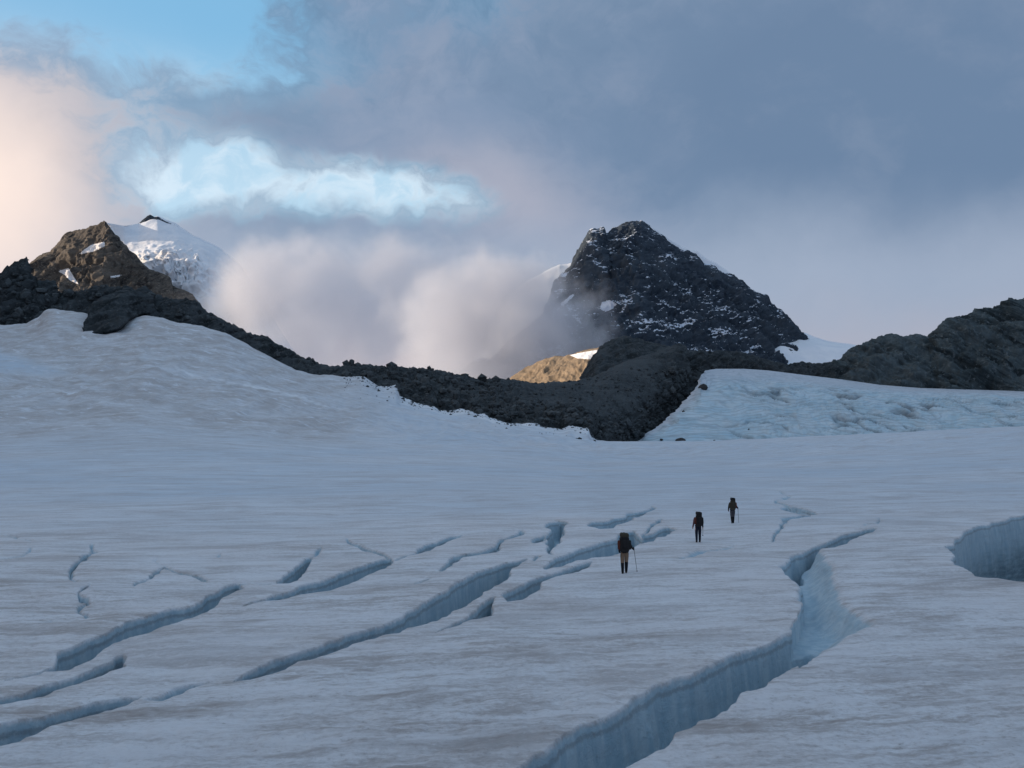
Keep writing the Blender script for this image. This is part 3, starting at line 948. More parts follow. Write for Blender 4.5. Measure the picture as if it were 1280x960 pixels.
def lit_slope():
    px = np.arange(618, 775, 0.9)
    crest = [(a, b, np.interp(a, [618, 775], [1400, 1190])) for a, b in
             [(618, 486), (632, 478), (641, 471), (650, 465), (658, 460), (670, 453), (682, 448), (700, 446), (715, 443), (730, 439), (745, 437), (775, 430)]]
    foot = [(618, 500, 1330), (775, 490, 1070)]
    back = [(a + 6, b + 60, c + 140) for a, b, c in crest]

    def disp(P, V, px_):
        q = np.stack([P[..., 0] * 0.75 - P[..., 2] * 0.66, (P[..., 0] * 0.66 + P[..., 2] * 0.75) * 0.2, P[..., 1] * 0.1], -1)
        r = 1.5 * (ridged(q, 34, 5, 100, gain=0.6) - 0.55) + 0.35 * (ridged(P, 14, 5, 104, gain=0.6) - 0.55)
        a = 0.3 + 0.7 * np.clip(np.abs(V - 1) / 0.4, 0, 1)
        return a * 16 * r, 0 * V
    P, V = loft(px, [foot, crest, back], [60, 14], disp)
    qx, qy = proj(P)
    sn = poly_mask(qx, qy, [(712, 444), (730, 440), (748, 437), (746, 448), (735, 449), (722, 448)], 1.5) * (V < 1.05)
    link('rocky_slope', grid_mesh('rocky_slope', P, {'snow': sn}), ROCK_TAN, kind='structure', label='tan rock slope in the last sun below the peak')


lit_slope()


def misty_spur():
    px = np.arange(545, 700, 1.2)
    crest = [(545, 490, 1790), (565, 474, 1790), (580, 460, 1790), (592, 451, 1790), (603, 447, 1790), (618, 451, 1790), (632, 458, 1790), (650, 450, 1790), (672, 436, 1790), (700, 415, 1790)]
    foot = [(545, 510, 1690), (700, 505, 1690)]
    back = [(a, b + 60, c + 100) for a, b, c in crest]

    def disp(P, V, px_):
        a = 0.3 + 0.7 * np.clip(np.abs(V - 1) / 0.4, 0, 1)
        return a * 24 * (ridged(P, 50, 6, 108, gain=0.6) - 0.55), 0 * V
    P, V = loft(px, [foot, crest, back], [50, 14], disp)
    link('rocky_spur', grid_mesh('rocky_spur', P, {'snow': V * 0}), ROCK_PEAK, kind='structure')


misty_spur()


def peak():
    px = np.arange(596, 1050, 1.0)
    crest = [(596, 470, 1950), (640, 425, 1960), (662, 408, 1970), (680, 388, 1980), (690, 368, 1985), (697, 352, 1990), (703, 343, 1990), (709, 335, 1995), (715, 325, 1995), (722, 315, 1995), (731, 303, 1995), (736, 292, 1995),
             (741, 286, 1995), (750, 283, 1995), (755.5, 282, 1995), (756.5, 290, 1995), (761, 291, 1995), (767, 287, 1998), (780, 281, 2000), (790, 278, 2000), (796, 276.5, 2000), (802, 276, 2000), (808, 282, 2000), (815, 289, 2000),
             (825, 296, 2000), (835, 303, 2000), (845, 309, 2000), (855, 315, 2000), (868, 318, 2000), (873, 322, 2000), (880, 330, 2000), (895, 334, 1995), (905, 342, 1990), (920, 347, 1985),
             (930, 353, 1980), (940, 361, 1975), (955, 370, 1965), (960, 379, 1960), (975, 387, 1955), (985, 395, 1950), (991, 404, 1945), (1000, 415, 1940), (1005, 427, 1935), (1008, 434, 1930), (1016, 450, 1920), (1050, 470, 1910)]
    foot = [(596, 500, 1800), (700, 495, 1560), (800, 490, 1500), (900, 482, 1560), (985, 470, 1720), (1050, 475, 1800)]
    mid = []
    for a in np.arange(596, 1051, 8.0):
        cy = np.interp(a, [q[0] for q in crest], [q[1] for q in crest]); cY = np.interp(a, [q[0] for q in crest], [q[2] for q in crest])
        fy = np.interp(a, [q[0] for q in foot], [q[1] for q in foot]); fY = np.interp(a, [q[0] for q in foot], [q[2] for q in foot])
        mid.append((a, 0.5 * (cy + fy), 0.5 * (cY + fY) + 0 * a))
    back = [(a, b + 90, c + 300) for a, b, c in crest]

    def disp(P, V, px_):
        q = P.copy()
        q[..., 2] *= 0.55
        r = ridged(q, 95, 7, 110, gain=0.6) - 0.55
        f = ridged(P, 24, 4, 120) - 0.55
        a = 0.35 + 0.65 * np.clip(np.abs(V - 2) / 0.5, 0, 1)
        n1 = per2(px_ / 5.0, V * 0, 68) + 0.6 * per2(px_ / 2.0, V * 0 + 3, 69)
        return a * (62 * r + 12 * f), 1.8 * n1 * np.exp(-((V - 2) / 0.12) ** 2)
    P, V = loft(px, [foot, mid, crest, back], [80, 110, 20], disp)
    qx, qy = proj(P)
    sn = np.maximum(poly_mask(qx, qy, [(752, 378), (762, 375), (771, 380), (766, 386), (756, 390), (750, 386)], 2),
                    poly_mask(qx, qy, [(700, 380), (716, 367), (718, 369), (704, 383)], 1.2)) * (V < 2)
    link('rocky_peak', grid_mesh('rocky_peak', P, {'snow': sn}), ROCK_PEAK, kind='structure', label='dark pointed rock peak flecked with snow')


peak()


def snow_sheet(name, px, lines, rows, sc, amp, mat_, seed, label=None, dirt=0.0):
    def disp(P, V, px_):
        return amp * fbm(P, sc, 5, seed), 0 * V
    P, V = loft(px, lines, rows, disp)
    return link(name, grid_mesh(name, P, {'dirt': V * 0 + dirt}), mat_, kind='structure', label=label)


# snow on the far side of the peak's right ridge, the saddle and the left flank
snow_sheet('snow_ridge', np.arange(796, 930, 1.5), [[(796, 300, 2010), (930, 375, 2000)],
           [(796, 279, 2030), (808, 281, 2030), (820, 287, 2030), (835, 298, 2030), (850, 307, 2030), (862, 313, 2030), (872, 314, 2030), (880, 322, 2030), (895, 329, 2030), (910, 340, 2030), (930, 354, 2030)],
           [(796, 330, 2200), (930, 390, 2200)]], [14, 10], 30, 2.0, SNOW_FAR, 130)
snow_sheet('snow_saddle', np.arange(935, 1120, 1.5), [[(935, 480, 1700), (1120, 480, 1700)], [(935, 446, 1780), (960, 441, 1790), (975, 433, 1790), (1000, 434, 1800), (1120, 442, 1800)],
           [(935, 446, 1900), (960, 441, 1900), (1000, 414, 1960), (1010, 417, 1960), (1030, 425, 1960), (1075, 432, 1960), (1120, 437, 1960)], [(935, 470, 2100), (1120, 470, 2100)]],
           [14, 24, 8], 60, 2.5, SNOW_FAR, 131, 'white snow saddle right of the rock peak')
snow_sheet('snow_flank', np.arange(440, 735, 1.5), [[(440, 500, 2000), (590, 490, 2020), (735, 450, 2030)], [(440, 560, 2150), (560, 500, 2150), (590, 455, 2150), (612, 412, 2150), (628, 382, 2150), (643, 364, 2150), (660, 352, 2150), (680, 340, 2150), (700, 331, 2150), (735, 330, 2150)],
           [(440, 520, 2400), (590, 450, 2400), (735, 400, 2400)]], [40, 10], 80, 7.0, SNOW_FAR, 132)

def left_mountain():
    px = np.arange(-60, 300, 1.0)
    crest = [(a, b, np.interp(a, [-60, 40, 130, 215, 300], [2900, 2800, 2640, 2490, 2420])) for a, b in
             [(-60, 400), (0, 360), (30, 338), (40, 328), (47, 322), (65, 314), (72, 308), (77, 302), (80, 296), (85, 291), (100, 288), (115, 283), (125, 279), (130, 275), (137, 281), (143, 290), (150, 301), (160, 312),
              (175, 328), (185, 337), (195, 340), (205, 343), (213, 347), (216, 358), (228, 362), (240, 368), (248, 378), (256, 389), (300, 420)]]
    foot = [(-60, 420, 2620), (100, 420, 2280), (300, 430, 2260)]
    mid = [(a, 0.5 * (b + 420), 0.5 * (c + np.interp(a, [-60, 100, 300], [2620, 2280, 2260]))) for a, b, c in crest]
    back = [(a, b + 70, c + 300) for a, b, c in crest]

    def disp(P, V, px_):
        q = np.stack([P[..., 0] * 0.80 - P[..., 2] * 0.62, (P[..., 0] * 0.62 + P[..., 2] * 0.80) * 0.22, P[..., 1] * 0.12], -1)
        q = q + 30 * np.stack([per3(P[..., 0] / 110, P[..., 2] / 110, P[..., 1] / 300, 147), 0 * V, 0 * V], -1)
        r = 0.75 * (ridged(q, 120, 5, 140, gain=0.58) - 0.55)
        r = r + 0.28 * (ridged(P, 45, 6, 145, gain=0.62) - 0.55)
        a = 0.2 + 0.8 * np.clip(np.abs(V - 2) / 0.5, 0, 1)
        n1 = per2(px_ / 5.0, V * 0, 168) + 0.6 * per2(px_ / 2.0, V * 0 + 3, 169)
        return a * 140 * (1 - 0.7 * sstep(170, 215, px_)) * r, 1.8 * n1 * np.exp(-((V - 2) / 0.12) ** 2)
    P, V = loft(px, [foot, mid, crest, back], [90, 130, 16], disp)
    qx, qy = proj(P)
    sn = np.maximum.reduce([poly_mask(qx, qy, [(97, 319), (104, 313), (114, 306), (131, 302), (131, 308), (118, 314), (108, 316)], 1.5),
                            poly_mask(qx, qy, [(72, 339), (86, 335), (92, 346), (99, 356), (88, 351), (80, 343)], 1.5),
                            poly_mask(qx, qy, [(133, 278), (142, 281), (150, 296), (144, 293)], 1.0),
                            poly_mask(qx, qy, [(134, 346), (152, 343), (152, 345), (136, 348)], 1.0)]) * (V < 2.1)
    link('rock_mountain', grid_mesh('rock_mountain', P, {'snow': sn}), ROCK_BROWN, kind='structure', label='brown sunlit rock mountain at the left')
    # the glaciated summit behind
    px = np.arange(118, 420, 1.2)
    top = [(118, 285, 2950), (130, 278, 2950), (142, 280, 2980), (155, 282, 3000), (165, 281, 3050), (173, 279, 3080), (180, 276, 3090), (197, 271, 3100), (208, 275, 3100), (220, 279, 3100), (240, 291, 3100), (265, 304, 3100), (300, 330, 3080), (330, 370, 3060), (360, 430, 3000), (420, 560, 3000)]
    shelf = [(118, 312, 3010), (160, 308, 2960), (190, 312, 2900), (215, 319, 2850), (240, 326, 2800), (262, 338, 2760), (300, 365, 2740), (340, 420, 2740), (420, 570, 2740)]
    drop = [(118, 340, 2960), (170, 325, 2890), (190, 330, 2840), (215, 340, 2780), (240, 350, 2720), (262, 360, 2680), (300, 390, 2660), (340, 450, 2660), (420, 580, 2660)]
    low_ = [(118, 420, 2800), (200, 380, 2720), (260, 405, 2570), (300, 440, 2540), (340, 480, 2540), (420, 590, 2540)]
    back = [(a, b + 60, c + 300) for a, b, c in top]

    def disp2(P, V, px_):
        qx, qy = proj(P)
        z1 = np.exp(-((qx - 215) / 48) ** 2 - ((qy - 342) / 26) ** 2)
        f = fbm(P, 160, 4, 155)
        n = fbm(P * np.array([1, 1, 1.6]), 85, 3, 151)
        n2 = fbm(P * np.array([1, 1, 1.6]), 40, 4, 152)
        st = sstep(-0.06, 0.06, n) + sstep(0.24, 0.34, n) + 0.6 * sstep(-0.05, 0.05, n2)
        r = ridged(P, 34, 4, 150) - 0.55
        ph = P[..., 0] / 120 + 1.1 * n + 0.35 * n2 - P[..., 2] / 260
        saw = ph - np.floor(ph)
        saw = np.where(saw < 0.82, saw / 0.82, (1 - saw) / 0.18)
        return 9 * f + z1 * (17 * (st - 1.2) + 8 * r), z1 * 34 * (saw - 0.4)
    P, V = loft(px, [low_, drop, shelf, top, back], [60, 70, 60, 10], disp2)
    link('snow_mountain', grid_mesh('snow_mountain', P, {'dirt': V * 0}), SNOW_FAR, kind='structure', label='snowy glaciated summit with sunlit seracs fading into cloud')
    px = np.arange(166, 222, 0.9)
    top = [(166, 284, 3085), (172, 280, 3085), (179, 274, 3088), (184, 270, 3090), (188, 268.5, 3090), (193, 271, 3090), (198, 271, 3090), (204, 275, 3090), (212, 278.5, 3090), (222, 283, 3090)]
    foot = [(166, 286, 3072), (172, 283, 3074), (183, 281, 3074), (190, 277, 3076), (198, 274, 3080), (205, 277, 3082), (222, 284.5, 3082)]
    under = [(a, b + 14, c + 60) for a, b, c in foot]
    back = [(a, b + 20, c + 80) for a, b, c in top]
    P, V = loft(px, [under, foot, top, back], [6, 16, 8], lambda P, V, p_: (4 * (ridged(P, 30, 4, 160) - 0.55), 0 * V))
    link('rock_tip', grid_mesh('rock_tip', P, {'snow': V * 0}), ROCK_PEAK, kind='structure')


left_mountain()


def icefall():
    px = np.arange(786, 1500, 1.25)
    top = [(775, 560, 470), (800, 549, 480), (815, 538, 490), (835, 522, 510), (855, 502, 540), (868, 488, 560), (876, 470, 585), (882, 463, 610), (895, 461, 640), (930, 461, 680), (960, 463, 700), (1000, 468, 715), (1050, 474, 725), (1100, 481, 730), (1150, 485, 735), (1280, 489, 740), (1500, 495, 740)]
    mid = [(775, 566, 455), (800, 555, 460), (830, 540, 470), (870, 510, 510), (900, 492, 540), (960, 492, 550), (1050, 497, 550), (1150, 503, 550), (1280, 505, 550), (1500, 508, 550)]
    foot = [(775, 580, 430), (900, 566, 440), (1100, 562, 440), (1280, 556, 440), (1500, 550, 440)]
    back = [(a, b + 25, c + 40) for a, b, c in top]

    def disp(P, V, px_):
        bend = 9 * fbm(P, 55, 2, 177)
        q = np.stack([(P[..., 0] * 0.9 - P[..., 2] * 1.1) * 0.20, P[..., 1] * 0.12, P[..., 2] * 1.3 + P[..., 0] * 0.42 + bend], -1)
        r = ridged(q, 8, 5, 170, gain=0.6) - 0.55
        k = sstep(860, 980, px_) * sstep(1.75, 1.0, V)
        f = fbm(P, 26, 3, 175)
        warp = 7 * fbm(P, 40, 3, 178)
        st = np.sin((P[..., 2] * 1.25 + 0.05 * P[..., 0] + warp)) * (1 - 0.8 * k) * sstep(1.95, 1.5, V) * 0.7
        BAND[0] = np.clip(st / 0.7, 0, 1)
        a = np.clip(np.abs(V - 2) / 0.4, 0, 1)
        n = fbm(q, 8, 3, 181)
        cut = np.exp(-(n / 0.10) ** 2) * k * sstep(-0.3, 0.1, fbm(P, 45, 2, 183))
        CUT[0] = cut
        edge_n = 1.6 * per2(P[..., 1] / 7.0, P[..., 2] / 5.0, 185) + 0.9 * per2(P[..., 1] / 2.5, P[..., 2] / 2.0, 186)
        P[..., 0] += edge_n * sstep(905, 860, px_)
        return a * (k * 9 * r + 1.2 * f + st - 2.2 * cut), 0 * V
    CUT = [None]; BAND = [None]
    P, V = loft(px, [foot, mid, top, back], [80, 80, 8], disp)
    qx, _ = proj(P)
    dirt = np.clip(0.30 + 0.5 * sstep(1.5, 2.0, V) * sstep(1000, 1150, qx), 0, 1)
    m, gg, b = mat('icefall_ice', 0.5, 0.4)
    p = pos(gg)
    n = gg.noise(p, 0.09, 5, 0.6)
    c = gg.mix(gg.ss(n, 0.35, 0.65), (0.41, 0.57, 0.665), (0.53, 0.64, 0.71))
    up = gg.attr('upper')
    c = gg.mix(up, c, (0.50, 0.54, 0.60))
    n2 = gg.noise(gg.mapping(p, rot=(0, -0.35, 0.2), scale=(0.35, 0.5, 1.6)), 0.32, 6, 0.7, 0.8)
    c = gg.mix(gg.m('MULTIPLY', gg.ss(n2, 0.54, 0.64), gg.attr('dirt')), c, (0.20, 0.25, 0.29))
    c = gg.mix(gg.m('MULTIPLY', gg.attr('cut'), 0.85), c, (0.06, 0.08, 0.10))
    c = gg.mix(gg.m('MULTIPLY', gg.ss(gg.attr('band'), 0.45, 1.0), 0.40), c, (0.25, 0.30, 0.34))
    lay = gg.new('ShaderNodeTexWave', wave_type='BANDS', bands_direction='Z')
    gg.put(lay.inputs['Vector'], gg.vm('ADD', p, gg.vm('SCALE', gg.noise(p, 0.02, 3, 0.5, col=True), scale=26)))
    lay.inputs['Scale'].default_value = 0.17
    lay.inputs['Distortion'].default_value = 3.0
    lay.inputs['Detail'].default_value = 4
    lay.inputs['Detail Scale'].default_value = 0.4
    c = gg.mix(gg.m('MULTIPLY', gg.ss(lay.outputs['Fac'], 0.62, 0.95), 0.42), c, (0.27, 0.33, 0.38))
    gg.put(b.inputs['Base Color'], c)
    bump(gg, b, gg.noise(p, 0.5, 6, 0.7), 0.6, 0.8)
    upper = np.clip(sstep(1.1, 1.9, V) , 0, 1)
    link('ice_slope', grid_mesh('ice_slope', P, {'dirt': dirt, 'upper': upper, 'cut': CUT[0], 'band': BAND[0]}), m, kind='structure', label='pale blue cracked ice slope below the right rocks')


icefall()

# mountains outside the frame at the left: they keep the evening sun off the glacier and off the rock peak
def shading_mountain(cx, cy, ch, wide, seed):
    t = np.linspace(0, 1, 160)
    k = np.linspace(0, 1, len(cx))
    cx = np.interp(t, k, cx); cy = np.interp(t, k, cy); ch = np.interp(t, k, ch)
    s = np.linspace(-1, 1, 90)[:, None]
    X = cx[None] + s * wide; Y = cy[None] + s * 60
    Z = ch[None] * (1 - np.abs(s)) ** 1.15 - 25
    P = np.stack([X, Y * np.ones_like(X), Z], -1)
    r = ridged(P, 140, 6, seed) - 0.55
    P[..., 2] += 60 * r * np.clip(1.2 - np.abs(s), 0, 1)
    link('shading_mountain', grid_mesh('shading_mountain', P, {'snow': P[..., 0] * 0}), ROCK_NEAR, kind='structure')


shading_mountain([-800, -770, -780, -800, -760], [980, 650, 300, -200, -900], [400, 400, 430, 450, 420], 420, 190)
shading_mountain([-1750, -1720, -1750, -1850], [2090, 1900, 1760, 1670], [620, 950, 980, 600], 420, 195)  # added out of view, shaped to shade the rock peak

# wide snow valley under everything, out to the horizon
rr = np.concatenate([[0.1], np.geomspace(200, 9000, 60)])
aa = np.linspace(0, 2 * np.pi, 97)
RR, AA = np.meshgrid(rr, aa, indexing='ij')
vx, vy = RR * np.cos(AA), RR * np.sin(AA) + 300
vz = -40 - RR * 0.012 + 25 * per2(vx / 700, vy / 700, 200)
link('snow_valley', grid_mesh('snow_valley', np.stack([vx, vy, vz], -1), {'dirt': vx * 0}), SNOW_FAR, kind='structure')


# ------------------------------------------------------------------ drifting cloud
def cloud(name, px, py, Y, rx, ry, rz, dens, scale, seed, lo=0.40, hi=0.62, label=None, cat=None, stuff=True, col=(0.80, 0.815, 0.86)):
    bm = bmesh.new()
    bmesh.ops.create_icosphere(bm, subdivisions=3, radius=1.0)
    me = bpy.data.meshes.new(name)
    bm.to_mesh(me); bm.free()
    m = bpy.data.materials.new(name + '_vapour')
    m.use_nodes = True
    m.node_tree.nodes.clear()
    gg = NG(m.node_tree)
    o = gg.new('ShaderNodeTexCoord').outputs['Object']
    p = pos(gg)
    r = gg.vm('LENGTH', o)
    n = gg.noise(gg.vm('ADD', p, (seed * 313.0, seed * 91.0, seed * 57.0)), scale, 5, 0.58, 0.3)
    n0 = gg.noise(gg.vm('ADD', p, (seed * 71.0, 0.0, seed * 33.0)), scale * 0.55, 4, 0.6)
    rw = gg.m('ADD', r, gg.m('MULTIPLY', gg.m('SUBTRACT', n0, 0.5), 1.1))
    fall = gg.ss(rw, 0.98, 0.25)
    d = gg.m('MULTIPLY', gg.ss(gg.m('ADD', n, gg.m('MULTIPLY', fall, 0.35)), lo + 0.15, hi + 0.2), gg.m('MULTIPLY', gg.ss(r, 0.98, 0.80), gg.ss(rw, 1.0, 0.55)))
    v = gg.new('ShaderNodeVolumePrincipled')
    gg.put(v.inputs['Color'], col)
    gg.put(v.inputs['Density'], gg.m('MULTIPLY', d, dens))
    v.inputs['Anisotropy'].default_value = 0.2
    out = gg.new('ShaderNodeOutputMaterial')
    gg.l.new(v.outputs[0], out.inputs['Volume'])
    ob = link(name, me, m, kind='stuff', label=label)
    c = pt(px, py, Y)
    ob.location = tuple(c)
    ob.scale = (rx, ry, rz)
    return ob


cloud('cloud_bank', 440, 388, 2300, 560, 230, 280, 0.0085, 0.0066, 1, lo=0.33, hi=0.60, label='grey cloud bank drifting over the snowy summit')
cloud('mist', 620, 410, 1490, 250, 140, 165, 0.019, 0.0135, 2, lo=0.34, hi=0.60, label='mist rising on the left flank of the rock peak')


cloud('cloud_wisp', 325, 368, 2380, 175, 90, 190, 0.009, 0.010, 3, lo=0.33, hi=0.66)


# ------------------------------------------------------------------ boulders
from mathutils.bvhtree import BVHTree


def bvh_of(o):
    me = o.data
    n = len(me.vertices); co = np.empty(n * 3, np.float32); me.vertices.foreach_get('co', co)
    m = len(me.polygons); li = np.empty(m * 4, np.int32); me.loops.foreach_get('vertex_index', li)
    return BVHTree.FromPolygons(co.reshape(-1, 3).tolist(), li.reshape(-1, 4).tolist())


def rock_mesh(name, seed, sub=2):
    bm = bmesh.new()
    bmesh.ops.create_icosphere(bm, subdivisions=sub, radius=1.0)
    rr_ = random.Random(seed)
    pl = [(Vector((rr_.gauss(0, 1), rr_.gauss(0, 1), rr_.gauss(0, 1))).normalized(), rr_.uniform(0.5, 0.85)) for _ in range(9)]
    for v in bm.verts:
        d = v.co.normalized(); rad = 1.0
        for nn, h in pl:
            k = d.dot(nn)
            if k > 0.05:
                rad = min(rad, h / k)
        v.co = d * rad
    me = bpy.data.meshes.new(name)
    bm.to_mesh(me); bm.free()
    return me


ICE = bpy.data.objects['ice_slope']
trees = [(bvh_of(RIDGE)), (bvh_of(ICE)), (bvh_of(BUTT))]
CAMV = Vector((0, 0, CAM_Z))


def hit(px, py, which):
    best = None
    d = dirn(px, py)
    for w in which:
        h = trees[w].ray_cast(CAMV, d)
        if h[0] is not None and (best is None or h[3] < best[3]):
            best = (*h[:3], h[3], w)
    return best


BOULD = plain('boulder_stone', (0.045, 0.047, 0.05), 0.9, 2.0, 0.5)
for i, (px_, py_, w, w2, lab) in enumerate([
        (936, 536, 3.0, 1.0, 'small dark boulder alone on the blue ice slope'),
        (854, 514, 4.0, 0.9, 'dark boulder on the ice just below the tip of the rock tongue'),
        (878, 484, 11.0, 0.8, 'rounded boulder at the outermost tip of the rock tongue on the ice'),
        (870, 474, 7.0, 0.7, 'flat dark rock between the two snow tongues above the ice slope'),
        (851, 549, 13.0, 0.45, 'broad low dark rock at the foot of the ice slope'),
        (827, 549, 4.0, 0.7, 'small dark rock left of the broad low rock under the ice slope'),
        (893, 550, 3.5, 0.6, 'small dark rock right of the broad low rock under the ice slope')]):
    h = hit(px_, py_ + 1, (1,)) or hit(px_, py_ + 1, (0, 1))
    if not h:
        continue
    o = link('boulder', rock_mesh('boulder', 300 + i), BOULD, label=lab, cat='boulder', group='boulders lying on the ice slope', smooth=False)
    o.location = h[0]
    s = w * h[3] / F * 0.62
    o.scale = (s, s * 0.9, s * w2)
    o.rotation_euler = (0.1 * i, 0.15, i * 1.3)

# countless blocks over the moraine: one mass
def rubble():
    rng = np.random.default_rng(5)
    bases = []
    for k in range(6):
        me = rock_mesh('r', 400 + k, 1)
        co = np.array([v.co[:] for v in me.vertices]); fa = np.array([p.vertices[:] for p in me.polygons])
        bases.append((co, fa)); bpy.data.meshes.remove(me)
    VS = []; FS = []; off = 0
    n = 0
    for _ in range(5200):
        px_ = rng.uniform(430, 900) if rng.random() < 0.85 else rng.uniform(0, 400)
        e_ = np.interp(px_, EDGE[:, 0], EDGE[:, 1])
        py_ = rng.uniform(e_ - 90, e_)
        h = hit(px_, py_, (0, 1))
        if not h or h[4] != 0:
            continue
        co, fa = bases[rng.integers(6)]
        size = (0.45 + 3.4 * rng.random() ** 5) * h[3] / 600 * 1.25
        if 620 < px_ < 830 and py_ < e_ - 26:
            size *= 0.45
        a = rng.uniform(0, 6.28); ca, sa = math.cos(a), math.sin(a)
        q = co * size * np.array([1, rng.uniform(0.6, 1), rng.uniform(0.5, 1.0)])
        q = np.stack([q[:, 0] * ca - q[:, 1] * sa, q[:, 0] * sa + q[:, 1] * ca, q[:, 2]], -1) + np.array(h[0])
        VS.append(q); FS.append(fa + off); off += len(q); n += 1
    for _ in range(420):
        px_ = rng.uniform(430, 748)
        Ye_, _z = edge_at(np.array([px_]))
        Y_ = float(Ye_[0]) - 2 - rng.exponential(9)
        X_ = (px_ - 640) / F / cT * Y_
        z_ = float(height(np.array([X_]), np.array([Y_]))[0])
        co, fa = bases[rng.integers(6)]
        q = co * (0.25 + 0.9 * rng.random() ** 4) * np.array([1, 0.8, 0.7]) + np.array([X_, Y_, z_])
        VS.append(q); FS.append(fa + off); off += len(q)
    me = bpy.data.meshes.new('rubble')
    me.from_pydata(np.concatenate(VS).tolist(), [], np.concatenate(FS).tolist())
    m = rock_material('rubble_stone', (0.022, 0.027, 0.031), (0.065, 0.077, 0.084), (0.15, 0.16, 0.165), 0.22, bd=0.3)
    a = me.attributes.new('snow', 'FLOAT', 'POINT')
    link('rubble', me, m, kind='stuff', label='loose dark rubble strewn over the rock ridge', smooth=False)


rubble()


# ------------------------------------------------------------------ people
def skin_mesh(name, verts, edges, radii, sub=2):
    me = bpy.data.meshes.new(name + '_tmp')
    me.from_pydata([tuple(v) for v in verts], edges, [])
    o = bpy.data.objects.new(name + '_tmp', me)
    COL.objects.link(o)
    o.modifiers.new('skin', 'SKIN')
    sv = me.skin_vertices[0].data if me.skin_vertices else None
    if sv is None:
        me.update()
        bm = bmesh.new(); bm.from_mesh(me)
        bm.verts.layers.skin.verify()
        bm.to_mesh(me); bm.free()
        sv = me.skin_vertices[0].data
    for i, r_ in enumerate(radii):
        sv[i].radius = r_ if isinstance(r_, tuple) else (r_, r_)
        sv[i].use_root = (i == 0)
    s = o.modifiers.new('sub', 'SUBSURF'); s.levels = sub; s.render_levels = sub
    dg = bpy.context.evaluated_depsgraph_get()
    dg.update()
    out = bpy.data.meshes.new_from_object(o.evaluated_get(dg))
    out.name = name
    bpy.data.objects.remove(o)
    bpy.data.meshes.remove(me)
    return out


M_SKIN = plain('skin', (0.42, 0.25, 0.19), 0.6, 20, 0.1)
M_HAIR = plain('dark_hair', (0.02, 0.016, 0.014), 0.7, 60, 0.4)
M_BLACK = plain('black_fabric', (0.012, 0.013, 0.017), 0.85, 50, 0.35)
M_NAVY = plain('navy_fabric', (0.016, 0.02, 0.034), 0.85, 50, 0.3)
M_KHAKI = plain('khaki_fabric', (0.24, 0.165, 0.115), 0.85, 40, 0.25)
M_GREY = plain('grey_fabric', (0.075, 0.072, 0.085), 0.85, 40, 0.25)
M_PINK = plain('dusty_red_fabric', (0.13, 0.065, 0.075), 0.85, 40, 0.25)
M_PACK = plain('dark_pack_cloth', (0.020, 0.019, 0.021), 0.75, 30, 0.4)
M_RED = plain('rust_pack_cloth', (0.10, 0.030, 0.022), 0.75, 30, 0.3)
M_OLIVE = plain('olive_pack_cloth', (0.055, 0.048, 0.035), 0.75, 30, 0.3)
M_METAL = plain('pole_metal', (0.10, 0.10, 0.11), 0.4, 60, 0.2, 0.5)
M_BOOT = plain('boot_leather', (0.012, 0.011, 0.011), 0.7, 50, 0.3)


def hand_chains(verts, edges, radii, wrist, palm_dir, side, curl):
    """palm and five separate bent fingers rooted at the wrist vertex index"""
    w = verts[wrist]
    d = palm_dir.normalized()
    s = side.normalized()
    nrm_ = d.cross(s).normalized()
    pi_ = len(verts)
    verts.append(w + d * 0.055); radii.append((0.030, 0.020)); edges.append((wrist, pi_))
    for k, (off, ln) in enumerate(((-0.032, 0.062), (-0.011, 0.074), (0.011, 0.070), (0.032, 0.056))):
        base = len(verts)
        c = nrm_ * curl
        p1 = w + d * 0.095 + s * off
        p2 = p1 + (d + c * 0.8).normalized() * ln * 0.5
        p3 = p2 + (d * 0.2 + c * 1.3).normalized() * ln * 0.5
        for q, r_ in ((p1, 0.0095), (p2, 0.009), (p3, 0.008)):
            verts.append(q); radii.append(r_)
        edges += [(pi_, base), (base, base + 1), (base + 1, base + 2)]
    base = len(verts)
    p1 = w + d * 0.045 - s * 0.042 + nrm_ * curl * 0.01
    p2 = p1 + (d * 0.6 - s * 0.5 + nrm_ * curl * 0.7).normalized() * 0.045
    verts.extend([p1, p2]); radii.extend([0.011, 0.009])
    edges += [(pi_, base), (base, base + 1)]


def V(x, y, z):
    return Vector((x, y, z))


def capsule_box(name, size, bev, seed, mat_, parent, loc, rot=(0, 0, 0), lump=0.02):
    """soft stuffed bag: subdivided rounded box"""
    bm = bmesh.new()
    bmesh.ops.create_cube(bm, size=1.0)
    bmesh.ops.subdivide_edges(bm, edges=bm.edges[:], cuts=7, use_grid_fill=True)
    sx, sy, sz = size
    for v in bm.verts:
        c = Vector((v.co.x * sx, v.co.y * sy, v.co.z * sz))
        inner = Vector((max(-sx / 2 + bev, min(sx / 2 - bev, c.x)), max(-sy / 2 + bev, min(sy / 2 - bev, c.y)), max(-sz / 2 + bev, min(sz / 2 - bev, c.z))))
        dd = c - inner
        if dd.length > 1e-6:
            c = inner + dd.normalized() * bev
        nn = float(per3(np.array([c.x * 7]), np.array([c.y * 7]), np.array([c.z * 7 + seed]), seed)[0])
        v.co = c * (1 + 0 * nn) + (c.normalized() * nn * lump if c.length else Vector())
    me = bpy.data.meshes.new(name)
    bm.to_mesh(me); bm.free()
    o = link(name, me, mat_, parent)
    o.location = loc; o.rotation_euler = rot
    return o


